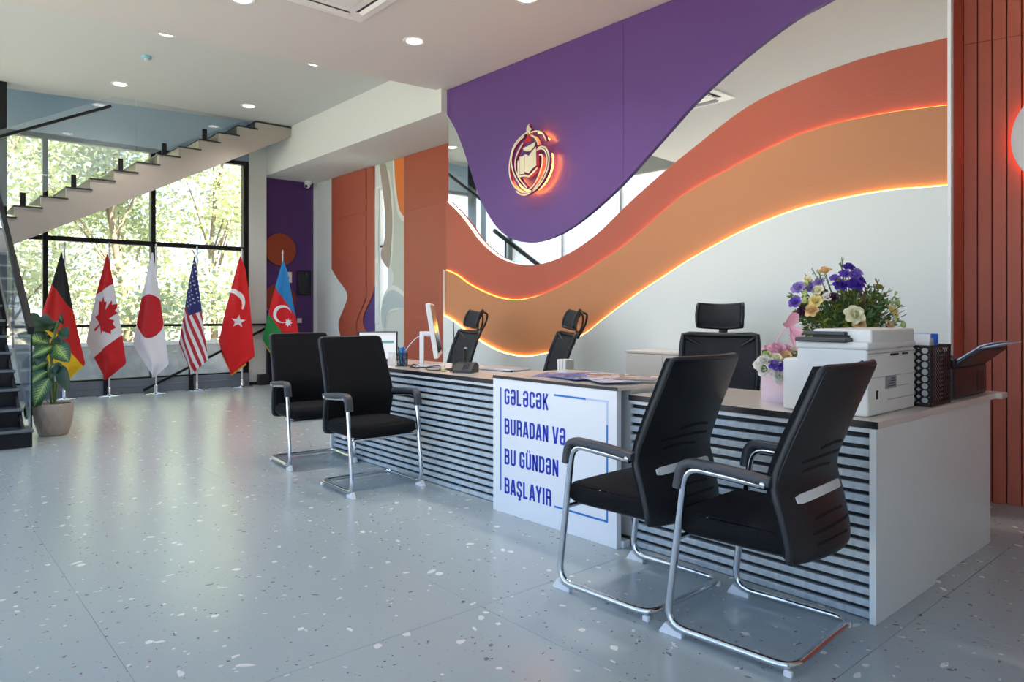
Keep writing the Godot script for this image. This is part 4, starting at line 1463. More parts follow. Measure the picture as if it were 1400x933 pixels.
# ---------------------------------------------------------------- chairs
func visitor_chair(label: String, at: Vector3, turn: float) -> Node3D:
	var o := thing("visitor_chair", label, "chair", at, turn, "black visitor chairs at the reception desk")
	var fab: StandardMaterial3D = mat("chair_fabric", "101114", 0.9, 0.0, 0.35)
	rough_up(fab, noise_tex(0.35, 128, true, 6.0), 6.0, 0.4)
	var shell_m: StandardMaterial3D = mat("chair_shell", "1d1e21", 0.42)
	var frame := Shape.new()
	var r := 0.0135
	var y0 := 0.030
	var z := 0.252
	var path := []
	for s in [1.0, -1.0]:
		var side := [Vector3(-0.09, 0.592, s * z), Vector3(0.205, 0.612, s * z), Vector3(0.282, y0, s * z), Vector3(-0.178, y0, s * z)]
		if s < 0:
			side.reverse()
		path.append_array(side)
	frame.tube(bent(path, 0.07, 7), r, 14)
	part("frame", frame, M.chrome, o)
	var under := Shape.new()
	under.tube([Vector3(0.237, 0.352, -z), Vector3(0.237, 0.352, z)], 0.010, 10)
	under.tube(bent([Vector3(0.237, 0.352, -0.14), Vector3(-0.12, 0.352, -0.14), Vector3(-0.165, 0.46, -0.14)], 0.05), 0.010, 8)
	under.tube(bent([Vector3(0.237, 0.352, 0.14), Vector3(-0.12, 0.352, 0.14), Vector3(-0.165, 0.46, 0.14)], 0.05), 0.010, 8)
	part("seat_support", under, M.chrome, o)
	for s in [1.0, -1.0]:
		var f := Shape.new()
		f.t = Transform3D(Basis(), Vector3(0.044, 0, s * z))
		f.prism([Vector2(0.262, 0.0), Vector2(0.264, 0.005), Vector2(0.240, 0.040), Vector2(0.200, 0.020), Vector2(0.172, 0.016), Vector2(0.172, 0.0)], -0.010, 0.010)
		part("foot_glide", f, M.white_plastic, o)
		part("foot_glide", one_box(Vector3(-0.178, 0.0, s * z - 0.008), Vector3(-0.150, 0.020, s * z + 0.008), 0.003), M.white_plastic, o)
		var pad := Shape.new()
		pad.tube(bent([Vector3(-0.110, 0.607, s * z), Vector3(0.05, 0.624, s * z), Vector3(0.216, 0.630, s * z), Vector3(0.233, 0.535, s * z)], 0.05, 8), 0.026, 16, false, true, 0.62, Vector3.UP, 0.55)
		var p := part("armrest", pad, M.grey_plastic, o)
		var bolt := Shape.new()
		bolt.t = Transform3D(Basis(Vector3.RIGHT, s * PI / 2), Vector3(-0.088, 0.600, s * (z + 0.018)))
		bolt.lathe([Vector2(0.010, 0.0), Vector2(0.010, 0.008), Vector2(0.007, 0.010), Vector2(0, 0.010)], 16)
		part("bolt", bolt, M.chrome, p)
	var seat := Shape.new()
	seat.soft(Vector3(0.050, 0.405, 0), Vector3(0.425, 0.085, 0.455), 0.034, 4, 0.014)
	part("seat", seat, fab, o)
	var base := Shape.new()
	base.soft(Vector3(0.03, 0.366, 0), Vector3(0.38, 0.014, 0.42), 0.006, 2)
	part("seat_pan", base, M.dark_plastic, o)
	part("tag", one_box(Vector3(0.04, 0.335, 0.205), Vector3(0.085, 0.362, 0.207)), mat("tag_pink", "e6d3d8", 0.7), o)
	# back: profile in depth and height, from the bottom to the top
	var prof := curve2([Vector2(-0.148, 0.352), Vector2(-0.150, 0.40), Vector2(-0.128, 0.50), Vector2(-0.105, 0.605), Vector2(-0.145, 0.73), Vector2(-0.200, 0.86), Vector2(-0.252, 0.985)], 5)
	var half_at := func(v: float) -> float:
		var h := lerpf(0.236, 0.252, clampf(v / 0.40, 0, 1)) if v < 0.40 else lerpf(0.252, 0.232, (v - 0.40) / 0.6)
		if v < 0.07:
			h -= 0.045 * pow(1.0 - v / 0.07, 2)
		if v > 0.975:
			h -= 0.006 * pow((v - 0.975) / 0.025, 2)
		return h
	var back := func(u: float, v: float, out: float, inset: float) -> Vector3:
		var f := clampf(v, 0, 1) * (prof.size() - 1)
		var i := mini(int(f), prof.size() - 2)
		var q: Vector2 = prof[i].lerp(prof[i + 1], f - i)
		var d: Vector2 = (prof[i + 1] - prof[i]).normalized()
		var x := u * 2.0 - 1.0
		var w: float = half_at.call(v) - inset
		var bow := (0.036 + 0.030 * clampf(1.0 - v / 0.4, 0.0, 1.0)) * (1.0 - x * x) * (1.0 if v > 0.08 else 0.6 + 0.4 * v / 0.08)
		return Vector3(q.x - bow - d.y * out, q.y + d.x * out, x * w)
	var sh := Shape.new()
	sh.sheet(func(u: float, v: float) -> Vector3: return back.call(u, v, 0.016, 0.0), 18, 36, 0.018)
	var shell := part("back_shell", sh, shell_m, o)
	var rim := []
	for i in 30:
		rim.append(back.call(0.0, 0.01 + 0.965 * i / 29.0, 0.010, 0.004))
	rim.append(back.call(0.012, 0.992, 0.010, 0.004))
	for i in 15:
		rim.append(back.call(0.045 + 0.91 * i / 14.0, 1.0, 0.010, 0.004))
	rim.append(back.call(0.988, 0.992, 0.010, 0.004))
	for i in 30:
		rim.append(back.call(1.0, 0.975 - 0.965 * i / 29.0, 0.010, 0.004))
	for i in 14:
		rim.append(back.call(0.97 - 0.94 * i / 13.0, 0.0, 0.010, 0.004))
	var rs := Shape.new()
	rs.tube(rim, 0.013, 8, true)
	part("back_frame", rs, M.dark_plastic, o)
	var cu := Shape.new()
	cu.sheet(func(u: float, v: float) -> Vector3: return back.call(u, 0.02 + v * 0.965, -0.012, 0.012), 18, 36, 0.024)
	part("back_cushion", cu, fab, o)
	# grip and vent slots on the shell, following its curve
	var strip := func(called: String, y: float, w: float, h: float, shift: float, thick: float, m: Material) -> void:
		var v := (y - 0.352) / 0.633
		var s := Shape.new()
		s.sheet(func(a: float, b: float) -> Vector3:
			var e := 1.0 if absf(a - 0.5) < 0.49 else 0.7
			return back.call(0.5 + (shift + (a - 0.5) * w) / 0.46, v + (b - 0.5) * h / 0.633 * e + 0.012 * sin(PI * a), 0.0255 + thick * 0.5, 0.0), 16, 3, thick)
		part(called, s, m, shell)
	strip.call("grip", 0.602, 0.33, 0.030, 0.0, 0.006, M.grip_grey)
	var dark: StandardMaterial3D = mat("slot_dark", "050506", 0.8)
	for q in [[0.760, 0.20, 0.03], [0.728, 0.30, 0.0], [0.697, 0.20, -0.03], [0.535, 0.22, 0.0], [0.495, 0.30, 0.01], [0.458, 0.22, -0.02]]:
		strip.call("vent_slot", q[0], q[1], 0.009, q[2], 0.001, dark)
	return o

func office_chair(label: String, at: Vector3, turn: float, lean: float) -> void:
	var o := thing("office_chair", label, "chair", at, turn, "black mesh office chairs with headrests behind the desk")
	var mesh_m: StandardMaterial3D = mat("chair_mesh", "22262b", 0.85)
	rough_up(mesh_m, noise_tex(0.4, 128, true, 6.0), 8.0, 0.4)
	var pl: StandardMaterial3D = M.black_plastic
	var seat := Shape.new()
	seat.soft(Vector3(0.03, 0.47, 0), Vector3(0.48, 0.09, 0.49), 0.04, 3, 0.012)
	part("seat", seat, M.chair_fabric, o)
	var col := Shape.new()
	col.lathe([Vector2(0.03, 0.09), Vector2(0.03, 0.24), Vector2(0.02, 0.245), Vector2(0.02, 0.40), Vector2(0.10, 0.405), Vector2(0.10, 0.425), Vector2(0, 0.425)], 16)
	part("gas_column", col, pl, o)
	for k in 5:
		var a := TAU * k / 5 + 0.3
		var d := Vector3(cos(a), 0, sin(a))
		var s := Shape.new()
		s.tube([d * 0.02 + Vector3.UP * 0.12, d * 0.15 + Vector3.UP * 0.105, d * 0.29 + Vector3.UP * 0.075], [0.026, 0.021, 0.014], 10)
		var leg := part("base_leg", s, pl, o)
		var w := Shape.new()
		for e in [-0.014, 0.014]:
			w.t = Transform3D(Basis(Vector3.UP.cross(d), d, Vector3.UP) * Basis(Vector3.RIGHT, 0.0), d * 0.29 + Vector3.UP * 0.028) * Transform3D(Basis(Vector3.FORWARD, PI / 2), Vector3(e, 0, 0))
			w.lathe([Vector2(0, -0.009), Vector2(0.024, -0.009), Vector2(0.027, -0.004), Vector2(0.027, 0.004), Vector2(0.024, 0.009), Vector2(0, 0.009)], 14)
		part("castor", w, pl, leg)
	for s in [-1.0, 1.0]:
		var arm := Shape.new()
		arm.tube(bent([Vector3(-0.06, 0.43, s * 0.22), Vector3(-0.06, 0.43, s * 0.29), Vector3(-0.04, 0.64, s * 0.29)], 0.04), 0.014, 8)
		arm.soft(Vector3(0.0, 0.655, s * 0.29), Vector3(0.24, 0.028, 0.075), 0.012)
		part("armrest", arm, pl, o)
	# back, leaning from its foot
	var t := Transform3D(Basis(Vector3(0, 0, 1), lean), Vector3(-0.21, 0.50, 0))
	var face_at := func(x: float, y: float) -> Vector3: return t * Vector3(-0.05 * (1.0 - x * x) + 0.035 * sin(y * 4.0), y, x * (0.235 + 0.02 * sin(y * 5.0)))
	var loop := []
	for i in 13:
		loop.append(face_at.call(-0.97, i / 12.0 * 0.505))
	for i in range(1, 12):
		loop.append(face_at.call(-0.97 + 1.94 * i / 12.0, 0.515))
	for i in 13:
		loop.append(face_at.call(0.97, 0.505 - i / 12.0 * 0.52))
	for i in range(1, 12):
		loop.append(face_at.call(0.97 - 1.94 * i / 12.0, -0.01))
	var fr := Shape.new()
	fr.tube(loop, 0.019, 8, true)
	part("back_frame", fr, pl, o)
	var me := Shape.new()
	me.sheet(func(u: float, v: float) -> Vector3: return face_at.call((u * 2 - 1) * 0.96, v * 0.505), 14, 14, 0.006)
	part("back_mesh", me, mesh_m, o)
	var rib := Shape.new()
	var spine := []
	for i in 9:
		spine.append(face_at.call(0.0, -0.04 + 0.60 * i / 8.0) + t.basis * Vector3(-0.028, 0, 0))
	rib.tube(spine, 0.024, 8, false, true, 0.6)
	for s in [-1.0, 1.0]:
		rib.tube([face_at.call(0.0, 0.36) + t.basis * Vector3(-0.02, 0, 0), face_at.call(s * 0.5, 0.44) + t.basis * Vector3(-0.014, 0, 0), face_at.call(s * 0.95, 0.50)], 0.016, 8)
	part("back_brace", rib, pl, o)
	# headrest, a curved pad on two thin arms
	var hr := func(x: float, y: float) -> Vector3:
		var a := (y - 0.5) * 1.5
		return t * Vector3(-0.035 * (1.0 - x * x) + 0.055 * cos(a) - 0.03 + 0.03 * x * x, 0.640 + sin(a) * 0.110, x * (0.148 - 0.008 * absf(y - 0.5)))
	var pad := Shape.new()
	pad.sheet(func(u: float, v: float) -> Vector3: return hr.call((u * 2 - 1) * 0.93, v * 0.94 + 0.03), 14, 12, 0.016)
	var head := part("headrest", pad, mesh_m, o)
	var ed := []
	for i in 12:
		ed.append(hr.call(-1 + 2.0 * i / 12.0, 0.0))
	for i in 8:
		ed.append(hr.call(1.0, i / 8.0))
	for i in 12:
		ed.append(hr.call(1 - 2.0 * i / 12.0, 1.0))
	for i in 8:
		ed.append(hr.call(-1.0, 1.0 - i / 8.0))
	var er := Shape.new()
	er.tube(ed, 0.012, 8, true)
	part("headrest_frame", er, pl, head)
	var ar := Shape.new()
	for s in [-1.0, 1.0]:
		ar.tube(curve3([t * Vector3(-0.07, 0.50, s * 0.012), t * Vector3(-0.085, 0.62, s * 0.03), t * Vector3(-0.06, 0.71, s * 0.06), hr.call(s * 0.55, 0.97)], 5), 0.009, 8)
	part("headrest_arm", ar, pl, head)

func build_chairs() -> void:
	var first := visitor_chair("black visitor chair nearest the white desk end, its back toward the printer", Vector3(-1.295, 0, -2.38), deg_to_rad(184))
	copy(first, "black visitor chair just right of the lettered white panel", Vector3(-1.84, 0, -2.375), deg_to_rad(182))
	copy(first, "black visitor chair before the left desk slats, nearer of the left two", Vector3(-4.235, 0, -2.42), deg_to_rad(-2))
	copy(first, "black visitor chair farthest left, partly hidden and nearest the flags", Vector3(-5.225, 0, -2.475), deg_to_rad(-5))
	office_chair("black mesh office chair with its back broad to view, below the white wall", Vector3(-2.52, 0, -3.86), deg_to_rad(-70), deg_to_rad(8))
	office_chair("black mesh office chair seen from the side behind the lettered counter", Vector3(-4.36, 0, -3.95), deg_to_rad(-118), deg_to_rad(22))
	office_chair("black mesh office chair behind the desk phone and white monitor", Vector3(-5.38, 0, -3.74), deg_to_rad(-104), deg_to_rad(22))

# ---------------------------------------------------------------- emblem
func build_emblem() -> void:
	var o := thing("wall_emblem", "round ivory emblem of looped ribbons, book, bowl and flame glowing on the purple panel", "emblem", Vector3(-4.96, 2.584, -4.662))
	var face_m: StandardMaterial3D = mat("emblem_ivory", "d8cfae", 0.35)
	var side_m: StandardMaterial3D = mat("emblem_magenta", "8a2f78", 0.4)
	var P := func(x: float, y: float) -> Vector2: return Vector2((x - 280.0) / 725.0, (480.0 - y) / 1059.0)
	var z0 := 0.068
	var z1 := 0.108
	# looped ribbons: outlines swept as flat bands
	var loops := [
		[[270, 172], [200, 205], [130, 270], [95, 370], [78, 480], [90, 600], [130, 690], [195, 755], [270, 780], [350, 760], [420, 690], [465, 600], [482, 500], [470, 420], [435, 365], [390, 355], [365, 375]],
		[[236, 205], [180, 240], [128, 300], [103, 380], [100, 440], [120, 540], [165, 640], [225, 720], [285, 752], [345, 700], [390, 610], [415, 520], [412, 440], [385, 430]],
		[[305, 185], [370, 190], [420, 230], [455, 310]],
		[[300, 215], [335, 240], [365, 290], [375, 330]],
		[[222, 270], [170, 350], [143, 430], [145, 520], [175, 600], [215, 670], [265, 735]],
		[[360, 380], [400, 372], [440, 400], [460, 470], [455, 560], [420, 650], [370, 720], [290, 790], [215, 795], [150, 745]],
	]
	for l in loops:
		var pts := []
		for q in l:
			pts.append(P.call(q[0], q[1]))
		var s := Shape.new()
		for poly in Geometry2D.offset_polyline(PackedVector2Array(curve2(pts, 5)), 0.0070, Geometry2D.JOIN_ROUND, Geometry2D.END_ROUND):
			if not Geometry2D.is_polygon_clockwise(poly):
				s.prism(Array(poly), z1 - 0.004, z1, 0.0)
		var rib := part("ribbon", s, face_m, o)
		var s2 := Shape.new()
		for poly in Geometry2D.offset_polyline(PackedVector2Array(curve2(pts, 5)), 0.0062, Geometry2D.JOIN_ROUND, Geometry2D.END_ROUND):
			if not Geometry2D.is_polygon_clockwise(poly):
				s2.prism(Array(poly), z0, z1 - 0.004)
		part("ribbon_side", s2, side_m, rib)
	var solids := {
		"book_page": [[[190, 400], [215, 408], [235, 400], [236, 585], [215, 580], [190, 582]], [[242, 388], [262, 398], [283, 420], [310, 385], [355, 345], [357, 530], [320, 550], [283, 590], [262, 578], [242, 568]]],
		"book_cover": [[[168, 440], [182, 436], [184, 590], [240, 592], [283, 615], [330, 575], [372, 545], [372, 560], [330, 600], [283, 632], [235, 612], [168, 612]]],
		"bowl": [[[222, 322], [260, 318], [300, 308], [350, 292], [345, 325], [325, 352], [295, 370], [260, 366], [235, 350]]],
		"torch_flame": [[[262, 175], [258, 140], [268, 112], [288, 92], [285, 112], [296, 135], [318, 160], [300, 165], [296, 205], [268, 205]]],
	}
	for called in solids:
		for sh in solids[called]:
			var pts := []
			for q in sh:
				pts.append(P.call(q[0], q[1]))
			var s := Shape.new()
			s.prism(pts, z1 - 0.004, z1 + 0.002)
			var f := part(called, s, face_m, o)
			var s2 := Shape.new()
			s2.prism(pts, z0, z1 - 0.004)
			part("side", s2, side_m, f)
	var fl := Shape.new()
	var fp := []
	for q in [[250, 285], [252, 240], [262, 250], [270, 215], [280, 180], [292, 220], [300, 250], [308, 232], [314, 262], [306, 288], [296, 270], [288, 288], [278, 258], [268, 288], [258, 270]]:
		fp.append(P.call(q[0], q[1]))
	fl.prism(fp, z1 - 0.002, z1 + 0.006)
	part("red_flame", fl, mat("flame_red", "b4181a", 0.4), o)
	# lit strips at the back that throw amber light on the panel
	var ring := []
	for q in loops[0].slice(5, 14):
		var w: Vector2 = P.call(q[0], q[1])
		ring.append(Vector3(w.x * 0.93, w.y * 0.93, 0.034))
	var l1 := Shape.new()
	l1.tube(curve3(ring, 4), 0.006, 6)
	l1.tube(curve3([Vector3(0.06, 0.285, 0.034), Vector3(0.12, 0.26, 0.034), Vector3(0.21, 0.19, 0.034)], 5), 0.006, 6)
	part("light_strip", l1, glow("emblem_glow", "ff9a20", 40.0), o)
	for k in 5:
		var a := TAU * k / 5 + 0.4
		var s := Shape.new()
		s.tube([Vector3(cos(a) * 0.10, sin(a) * 0.12 - 0.02, 0.0), Vector3(cos(a) * 0.10, sin(a) * 0.12 - 0.02, z0)], 0.006, 8)
		part("standoff", s, M.dark_plastic, o)

# ---------------------------------------------------------------- flowers
func petal(s: Shape, c: Vector3, dir: Vector3, up: Vector3, long: float, wide: float, curl: float) -> void:
	var side := dir.cross(up).normalized()
	s.sheet(func(u: float, v: float) -> Vector3:
		var x := u * 2.0 - 1.0
		var w := wide * 0.5 * pow(sin(PI * (0.12 + 0.80 * v)), 0.7)
		return c + dir * long * v + side * w * x + up * (curl * v * v * long + absf(x) * w * 0.35), 4, 4, 0.0006)

# a bloom of wrapped petals that faces «up»
func bloom(c: Vector3, up: Vector3, r: float, m: Material, parent: Node3D, heart: Material = null, called := "flower", open := 1.0) -> void:
	up = up.normalized()
	var a := up.cross(Vector3.RIGHT if absf(up.x) < 0.9 else Vector3.UP).normalized()
	var b := up.cross(a)
	var s := Shape.new()
	for ring in 3:
		var n: int = [4, 5, 6][ring]
		for k in n:
			var ang := TAU * (k + 0.5 * ring) / n + rng.randf_range(-0.2, 0.2)
			var out := a * cos(ang) + b * sin(ang)
			var lift: float = [1.6, 0.9, 0.35][ring] * (2.0 - open)
			var d := (out + up * lift).normalized()
			var inward := (up - d * up.dot(d)).normalized()
			petal(s, c + out * r * 0.08 * (ring + 1), d, inward, r * [0.85, 1.0, 1.05][ring], r * [0.95, 1.15, 1.3][ring], [0.35, 0.15, -0.25][ring])
	var f := part(called, s, m, parent)
	if heart:
		var h := Shape.new()
		h.ball(c + up * r * 0.28, Vector3.ONE * r * 0.24, 10, 6)
		part("heart", h, heart, f)

func flower_mat(called: String, hex: String) -> StandardMaterial3D:
	var m := mat(called, hex, 0.6)
	m.backlight_enabled = true
	m.backlight = Color(hex) * 0.25
	return m

func sprig(base: Vector3, tip: Vector3, leaves: int, size: float, m: Material, stem: Material, parent: Node3D) -> void:
	var s := Shape.new()
	var mid := base.lerp(tip, 0.5) + Vector3(rng.randf_range(-0.015, 0.015), 0.02, rng.randf_range(-0.015, 0.015))
	var path := curve3([base, mid, tip], 6)
	s.tube(path, 0.0016, 5)
	var p := part("sprig", s, stem, parent)
	var l := Shape.new()
	for k in leaves:
		var t := lerpf(0.25, 1.0, float(k) / leaves)
		var i := clampi(int(t * (path.size() - 1)), 0, path.size() - 2)
		var at: Vector3 = path[i]
		var along: Vector3 = (path[i + 1] - at).normalized()
		var d := (along * 0.8 + Vector3(rng.randfn(), rng.randfn(), rng.randfn()) * 0.55).normalized()
		petal(l, at, d, d.cross(Vector3(rng.randfn(), 1.0, rng.randfn())).normalized(), size * rng.randf_range(0.7, 1.3), size * 0.38, 0.1)
	part("leaves", l, m, p)

func build_flowers() -> void:
	rng.seed = 77
	var purple := flower_mat("petal_purple", "4a2a9c")
	var violet := flower_mat("petal_violet", "6f52b8")
	var lav := flower_mat("petal_lavender", "9a86c8")
	var plum := flower_mat("petal_plum", "3d1838")
	var yellow := flower_mat("petal_yellow", "ead98a")
	var cream := flower_mat("petal_cream", "efe9c4")
	var peach := flower_mat("petal_peach", "e6bf86")
	var lime := flower_mat("bud_lime", "b8c878")
	var white := flower_mat("petal_white", "ece6dc")
	var pink := flower_mat("petal_pink", "e0a9bc")
	var green := flower_mat("foliage_green", "55753a")
	var olive := flower_mat("foliage_olive", "8f9838")
	var brown := flower_mat("foliage_bronze", "8a7350")
	var pale := flower_mat("foliage_pale", "a3b07a")
	var stem: StandardMaterial3D = mat("flower_stem", "4f6433", 0.6)
	# large arrangement in a vase behind the printer
	var o := thing("flower_arrangement", "large flower arrangement with purple, yellow and cream blooms behind the white printer", "flowers", Vector3(-1.585, 0.75, -3.70), FACE)
	var ppm := 970.0 / 3.64
	var u0 := 1166.0
	var v0 := 536.0
	var at := func(x: float, y: float, z: float) -> Vector3: return Vector3((1060 + x / 3.8875 - u0) / ppm, (v0 - 340 - y / 3.8875) / ppm, z)
	var vase := Shape.new()
	vase.lathe([Vector2(0.06, 0.0), Vector2(0.068, 0.005), Vector2(0.082, 0.10), Vector2(0.10, 0.215), Vector2(0.096, 0.216), Vector2(0.078, 0.11), Vector2(0.0, 0.10)], 28)
	part("vase", vase, M.white_plastic, o)
	var root := Vector3(0, 0.16, 0)
	var blooms := [[370, 205, 0.12, 0.040, purple], [310, 205, 0.09, 0.036, purple], [412, 178, 0.07, 0.032, purple], [342, 145, 0.07, 0.030, violet], [375, 108, 0.04, 0.030, purple], [383, 152, 0.09, 0.030, violet], [422, 133, 0.03, 0.028, lav], [445, 140, 0.0, 0.024, lav], [300, 165, 0.05, 0.026, violet], [110, 215, 0.05, 0.036, lav], [85, 290, 0.07, 0.032, violet], [178, 215, 0.03, 0.034, lav], [118, 335, 0.09, 0.030, plum], [260, 265, 0.11, 0.028, plum], [172, 287, 0.11, 0.034, yellow], [148, 333, 0.12, 0.034, peach], [350, 357, 0.15, 0.048, cream], [378, 396, 0.14, 0.034, peach], [595, 340, 0.05, 0.036, yellow], [450, 185, 0.0, 0.034, yellow], [562, 208, -0.02, 0.024, olive], [205, 228, 0.06, 0.030, cream], [180, 170, 0.0, 0.026, cream], [285, 125, -0.03, 0.034, peach], [230, 185, 0.02, 0.028, lav], [240, 262, 0.10, 0.026, white], [575, 408, 0.06, 0.028, peach], [455, 300, 0.0, 0.03, brown]]
	for b in blooms:
		var c: Vector3 = at.call(b[0], b[1], b[2])
		bloom(c, (c - root) * Vector3(1, 0.8, 1) + Vector3(0, 0, 0.18), b[3] * 0.86, b[4], o, null, "flower", rng.randf_range(0.25, 0.85))
		var s := Shape.new()
		s.tube(curve3([root + Vector3(rng.randf_range(-0.05, 0.05), 0, rng.randf_range(-0.05, 0.05)), root.lerp(c, 0.6), c], 4), 0.0022, 5)
		part("stem", s, stem, o)
	for b in [[135, 240, 0.07], [125, 275, 0.09], [155, 190, 0.04], [605, 378, 0.07], [652, 405, 0.06], [657, 290, 0.0]]:
		var s := Shape.new()
		var c: Vector3 = at.call(b[0], b[1], b[2])
		s.ball(c, Vector3(0.013, 0.018, 0.013), 10, 7)
		s.tube(curve3([root, root.lerp(c, 0.7) + Vector3(0, 0.02, 0), c], 5), 0.0015, 5)
		part("bud", s, lime, o)
	# foliage, the dense middle and airy ends
	for k in 110:
		var x := rng.randf_range(120, 600)
		var y := rng.randf_range(150, 420) + absf(x - 340.0) * 0.25
		sprig(root + Vector3(rng.randf_range(-0.05, 0.05), 0, rng.randf_range(-0.05, 0.05)), at.call(x, y, rng.randf_range(-0.12, 0.10)), 26, 0.034, [green, green, olive][k % 3], stem, o)
	for e in [[348, 48], [335, 75], [360, 70], [190, 105], [180, 130], [215, 115], [270, 95], [250, 120], [420, 110], [440, 105]]:
		sprig(root, at.call(e[0], e[1], rng.randf_range(-0.06, 0.04)), 24, 0.020, pale, stem, o)
	for e in [[470, 250], [490, 300], [520, 330], [540, 300], [580, 300], [610, 330], [600, 200], [630, 215], [480, 170], [550, 165], [575, 190], [600, 240], [640, 235], [640, 262], [520, 190], [560, 240], [600, 290], [660, 300], [500, 200], [480, 215], [655, 380], [530, 260]]:
		sprig(root, at.call(e[0], e[1], rng.randf_range(-0.06, 0.04)), 34, 0.024, brown if e[0] < 620 else pale, stem, o)
	for e in [[110, 375], [130, 400], [150, 430], [165, 470], [100, 400], [185, 400], [200, 420], [640, 330], [630, 300], [650, 350]]:
		sprig(root + Vector3(-0.05, 0.05, 0), at.call(e[0], e[1], 0.09), 30, 0.010, white, stem, o)
	# small pink gift bag of flowers on the worktop
	var g := thing("flower_bag", "small pink paper bag of pink and white flowers with a ribbon handle on the worktop", "flowers", Vector3(-1.655, 0.75, -3.06), FACE)
	var paper: StandardMaterial3D = mat("bag_pink", "efd6de", 0.5)
	var bt := Transform3D(Basis(Vector3.UP, deg_to_rad(-28)), Vector3.ZERO)
	var w := 0.052
	var hgt := 0.135
	var faces := Shape.new()
	faces.t = bt
	for k in 4:
		var q := Basis(Vector3.UP, PI / 2 * k)
		faces.flat()
		faces.face([q * Vector3(-w, 0, w), q * Vector3(w, 0, w), q * Vector3(w * 1.08, hgt, w * 1.08), q * Vector3(-w * 1.08, hgt, w * 1.08)], q * Vector3.BACK)
		faces.face([q * Vector3(-w * 0.98, 0.002, w * 0.98), q * Vector3(w * 0.98, 0.002, w * 0.98), q * Vector3(w * 1.06, hgt, w * 1.06), q * Vector3(-w * 1.06, hgt, w * 1.06)], q * Vector3.FORWARD)
	faces.box(Vector3(0, 0.002, 0), Vector3(w * 1.96, 0.004, w * 1.96))
	faces.box(Vector3(0, hgt * 0.9, 0), Vector3(w * 2.0, 0.004, w * 2.0))
	part("bag", faces, paper, g)
	var p2 := 970.0 / 3.26
	var bt2 := func(x: float, y: float, z: float) -> Vector3: return Vector3((1000 + x / 4.667 - 1054.0) / p2, (550.0 - 380.0 - y / 4.667) / p2, z)
	var list := [[240, 472, 0.05, 0.038, pink], [150, 535, 0.07, 0.028, white], [140, 588, 0.085, 0.026, white], [215, 520, 0.085, 0.026, cream], [322, 540, 0.06, 0.026, cream], [195, 552, 0.095, 0.022, violet], [230, 560, 0.10, 0.022, violet], [200, 470, 0.02, 0.026, pink], [300, 470, 0.03, 0.028, pink], [275, 505, 0.08, 0.026, peach], [345, 475, 0.02, 0.022, cream], [395, 495, 0.02, 0.014, purple], [262, 440, 0.04, 0.012, plum], [115, 555, 0.06, 0.020, white], [170, 500, 0.06, 0.022, lime], [225, 625, 0.095, 0.028, white]]
	for b in list:
		var c: Vector3 = bt2.call(b[0], b[1], b[2])
		bloom(c, c - Vector3(0, 0.09, 0) + Vector3(0, 0.02, 0.06), b[3], b[4], g, lime if b[4] == white else null, "flower", 1.1)
	for b in [[290, 585, 312, 655, 0.09], [270, 580, 285, 640, 0.095], [330, 590, 320, 640, 0.085], [165, 490, 140, 470, 0.04], [150, 560, 118, 600, 0.085], [340, 500, 385, 480, 0.02]]:
		part("leaf", leaf_mesh(bt2.call(b[0], b[1], b[4]), bt2.call(b[2], b[3], b[4] + 0.01), 0.026, Vector3(0, 0.3, 1), 0.008), green, g)
	var rib: StandardMaterial3D = mat("ribbon_pink", "eeb0c0", 0.45)
	var hd := Shape.new()
	hd.tube(curve3([bt2.call(235, 500, 0.0), bt2.call(262, 410, 0.0), bt2.call(305, 350, 0.0), bt2.call(340, 318, 0.0)], 6), 0.0025, 6)
	hd.tube(curve3([bt2.call(300, 500, 0.03), bt2.call(318, 430, 0.03), bt2.call(335, 370, 0.02), bt2.call(345, 318, 0.0)], 6), 0.0025, 6)
	var handle := part("handle", hd, rib, g)
	var bow := Shape.new()
	for l in [[300, 280, 350, 225, 378, 250], [320, 265, 365, 240, 385, 280], [310, 300, 330, 280, 345, 300]]:
		petal(bow, bt2.call(342, 315, 0.0), (bt2.call(l[2], l[3], 0.02) - bt2.call(342, 315, 0.0)).normalized(), Vector3.BACK, 0.065, 0.045, 0.3)
	for l in [[405, 350], [400, 430], [370, 470], [385, 500], [395, 380], [350, 440], [280, 300]]:
		var tip: Vector3 = bt2.call(l[0], l[1], 0.03)
		var from: Vector3 = bt2.call(344, 318, 0.0)
		petal(bow, from, (tip - from).normalized(), Vector3.BACK, from.distance_to(tip), 0.022, 0.15)
	part("bow", bow, rib, handle)

